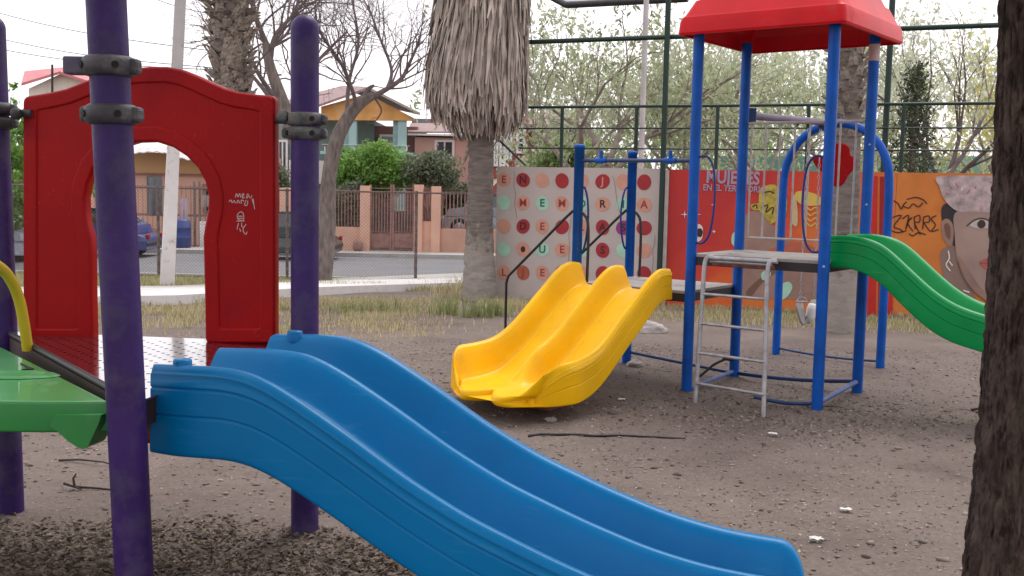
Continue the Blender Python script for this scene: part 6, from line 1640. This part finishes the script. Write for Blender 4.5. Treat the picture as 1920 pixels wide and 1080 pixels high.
scrap(1165, 752, .05, 'white crumpled scrap nearest the yellow slide', seed=4)
# long twig/cable on the dirt and fallen twigs
m = MB(); a = G(990, 811); c = G(1285, 822); pts = [Vector((a.x + (c.x - a.x) * k / 12, a.y + (c.y - a.y) * k / 12 + .01 * math.sin(k), 0)) for k in range(13)]
for q in pts: q.z = gz(q.x, q.y) + .006
m.tube(pts, [.009, .010, .009, .008, .009, .008, .008, .007, .007, .006, .006, .005, .003], 6); m.build('long_stick', m_black, None, 'long thin dark stick lying on the dirt between the two slides', 'stick')
def twig(px, py, pts_, label, r=.006):
    g = G(px, py); m = MB()
    for seq in pts_:
        q = [Vector((g.x + x, g.y + y, gz(g.x + x, g.y + y) + .008 + z)) for x, y, z in seq]; m.tube(q, [r * (1 - .5 * i / max(1, len(q) - 1)) for i in range(len(q))], 6)
    m.build('twig', mat('dark_twig', (.05, .035, .03), .9), None, label, 'twig', fix=False)
twig(140, 918, [[(-.06, .02, .02), (0, 0, .01), (.04, -.02, 0)], [(0, 0, .01), (-.01, .01, .05), (.0, .02, .07)], [(0, 0, .01), (.10, .02, .0), (.22, .0, 0)]], 'forked dark twig on the dirt left of the leaning purple post', .007)
twig(150, 868, [[(-.12, .02, 0), (0, 0, .01), (.14, -.04, .01), (.2, -.05, 0)]], 'thin straight twig below the green climber corner')
twig(1560, 767, [[(-.1, 0, 0), (.05, .01, .01), (.12, 0, 0)]], 'tiny dark twig at the foot of the front blue tower post', .004)
twig(1832, 768, [[(-.04, 0, 0), (.05, .01, .015), (.1, .0, .01)]], 'short black twig beside the foreground trunk', .010)
# grass
lf_dry = leafmat('dry_grass', (0.36, 0.30, 0.16), (0.66, 0.57, 0.36), .35, .8)
lf_gr = leafmat('green_grass', (0.18, 0.22, 0.08), (0.40, 0.42, 0.20), .4, .7)
def grass(name, n, x0, x1, y0, y1, dens, h, w, lm, seed):
    r = np.random.default_rng(seed); p = gpts(n, x0, x1, y0, y1, dens, r)
    V, F4, F3 = blades(p, h, w, r); npmesh(name, V, F4=F4, F3=F3, mat=lm, kind='stuff')
def dA(x, y):   # dry strip left of centre, between dirt and path
    k = np.clip((y - 10.1 - .6 * fbm(x, y, 31)) / 1.0, 0, 1) * np.clip((14.6 + x * .28 + 2.0 - y) / .6, 0, 1)
    return k * np.clip((fbm(x * 2.2, y * 2.2, 33) - .28) * 3.2, 0, 1) * np.clip((-.6 - x) / 1.2, 0.03, 1)
grass('dry_grass', 80000, -9, .6, 9.8, 17, dA, .07, .006, lf_dry, 1)
grass('green_grass', 30000, -9, .6, 10.3, 17.4, lambda x, y: dA(x, y) * np.clip((fbm(x * 1.3, y * 1.3, 35) - .52) * 5, 0.06, 1), .08, .006, lf_gr, 2)
def dW(x, y):   # along the painted wall
    wy = 16.8 - (x + .25) * .389; d = wy - y
    return np.clip(1 - np.abs(d - 1.3) / 1.9, 0, 1) * (d > .05) * np.clip((fbm(x * 2, y * 2, 36) - .2) * 2.6, 0, 1)
grass('wall_grass', 60000, -.5, 9, 10.2, 17, dW, .075, .006, lf_dry, 3)
grass('green_wall_grass', 44000, -.1, 9, 10.2, 17, lambda x, y: dW(x, y) * .55, .09, .006, lf_gr, 4)
def dT(cx, cy, r_): return lambda x, y: np.clip(1 - np.hypot(x - cx, (y - cy) * 1.5) / r_, 0, 1) ** 1.5 * np.clip((fbm(x * 5, y * 5, 77) - .3) * 3, 0, 1)
g1 = G(850, 590); grass('weed_clump', 5200, g1.x - .7, g1.x + .7, g1.y - .7, g1.y + .7, dT(g1.x, g1.y, .6), .22, .006, lf_gr, 5)
g1 = G(905, 592); grass('weed_clump', 4200, g1.x - .5, g1.x + .5, g1.y - .5, g1.y + .5, dT(g1.x, g1.y, .5), .24, .007, lf_gr, 6)
g1 = G(975, 580); grass('weed_clump', 3800, g1.x - .7, g1.x + .7, g1.y - .6, g1.y + .6, dT(g1.x, g1.y, .7), .15, .006, lf_dry, 7)
g1 = G(700, 585); grass('weed_clump', 3000, g1.x - .7, g1.x + .7, g1.y - .6, g1.y + .6, dT(g1.x, g1.y, .7), .18, .007, lf_gr, 8)
g1 = G(850, 560); grass('dry_weed_clump', 1500, g1.x - .6, g1.x + .6, g1.y - .6, g1.y + .6, dT(g1.x, g1.y, .6), .32, .006, lf_dry, 9)
# verge between path and street
def dV(x, y): return np.clip((fbm(x * 1.2, y * 1.2, 41) - .22) * 3, 0, 1) * (y > 17.4 + (x + 5.4) * .62 + .1) 
grass('verge_grass', 52000, -13, 1.5, 15.8, 24.2, dV, .12, .009, lf_dry, 10)
grass('green_verge_grass', 36000, -13, 1.5, 15.8, 24.2, dV, .14, .009, lf_gr, 11)
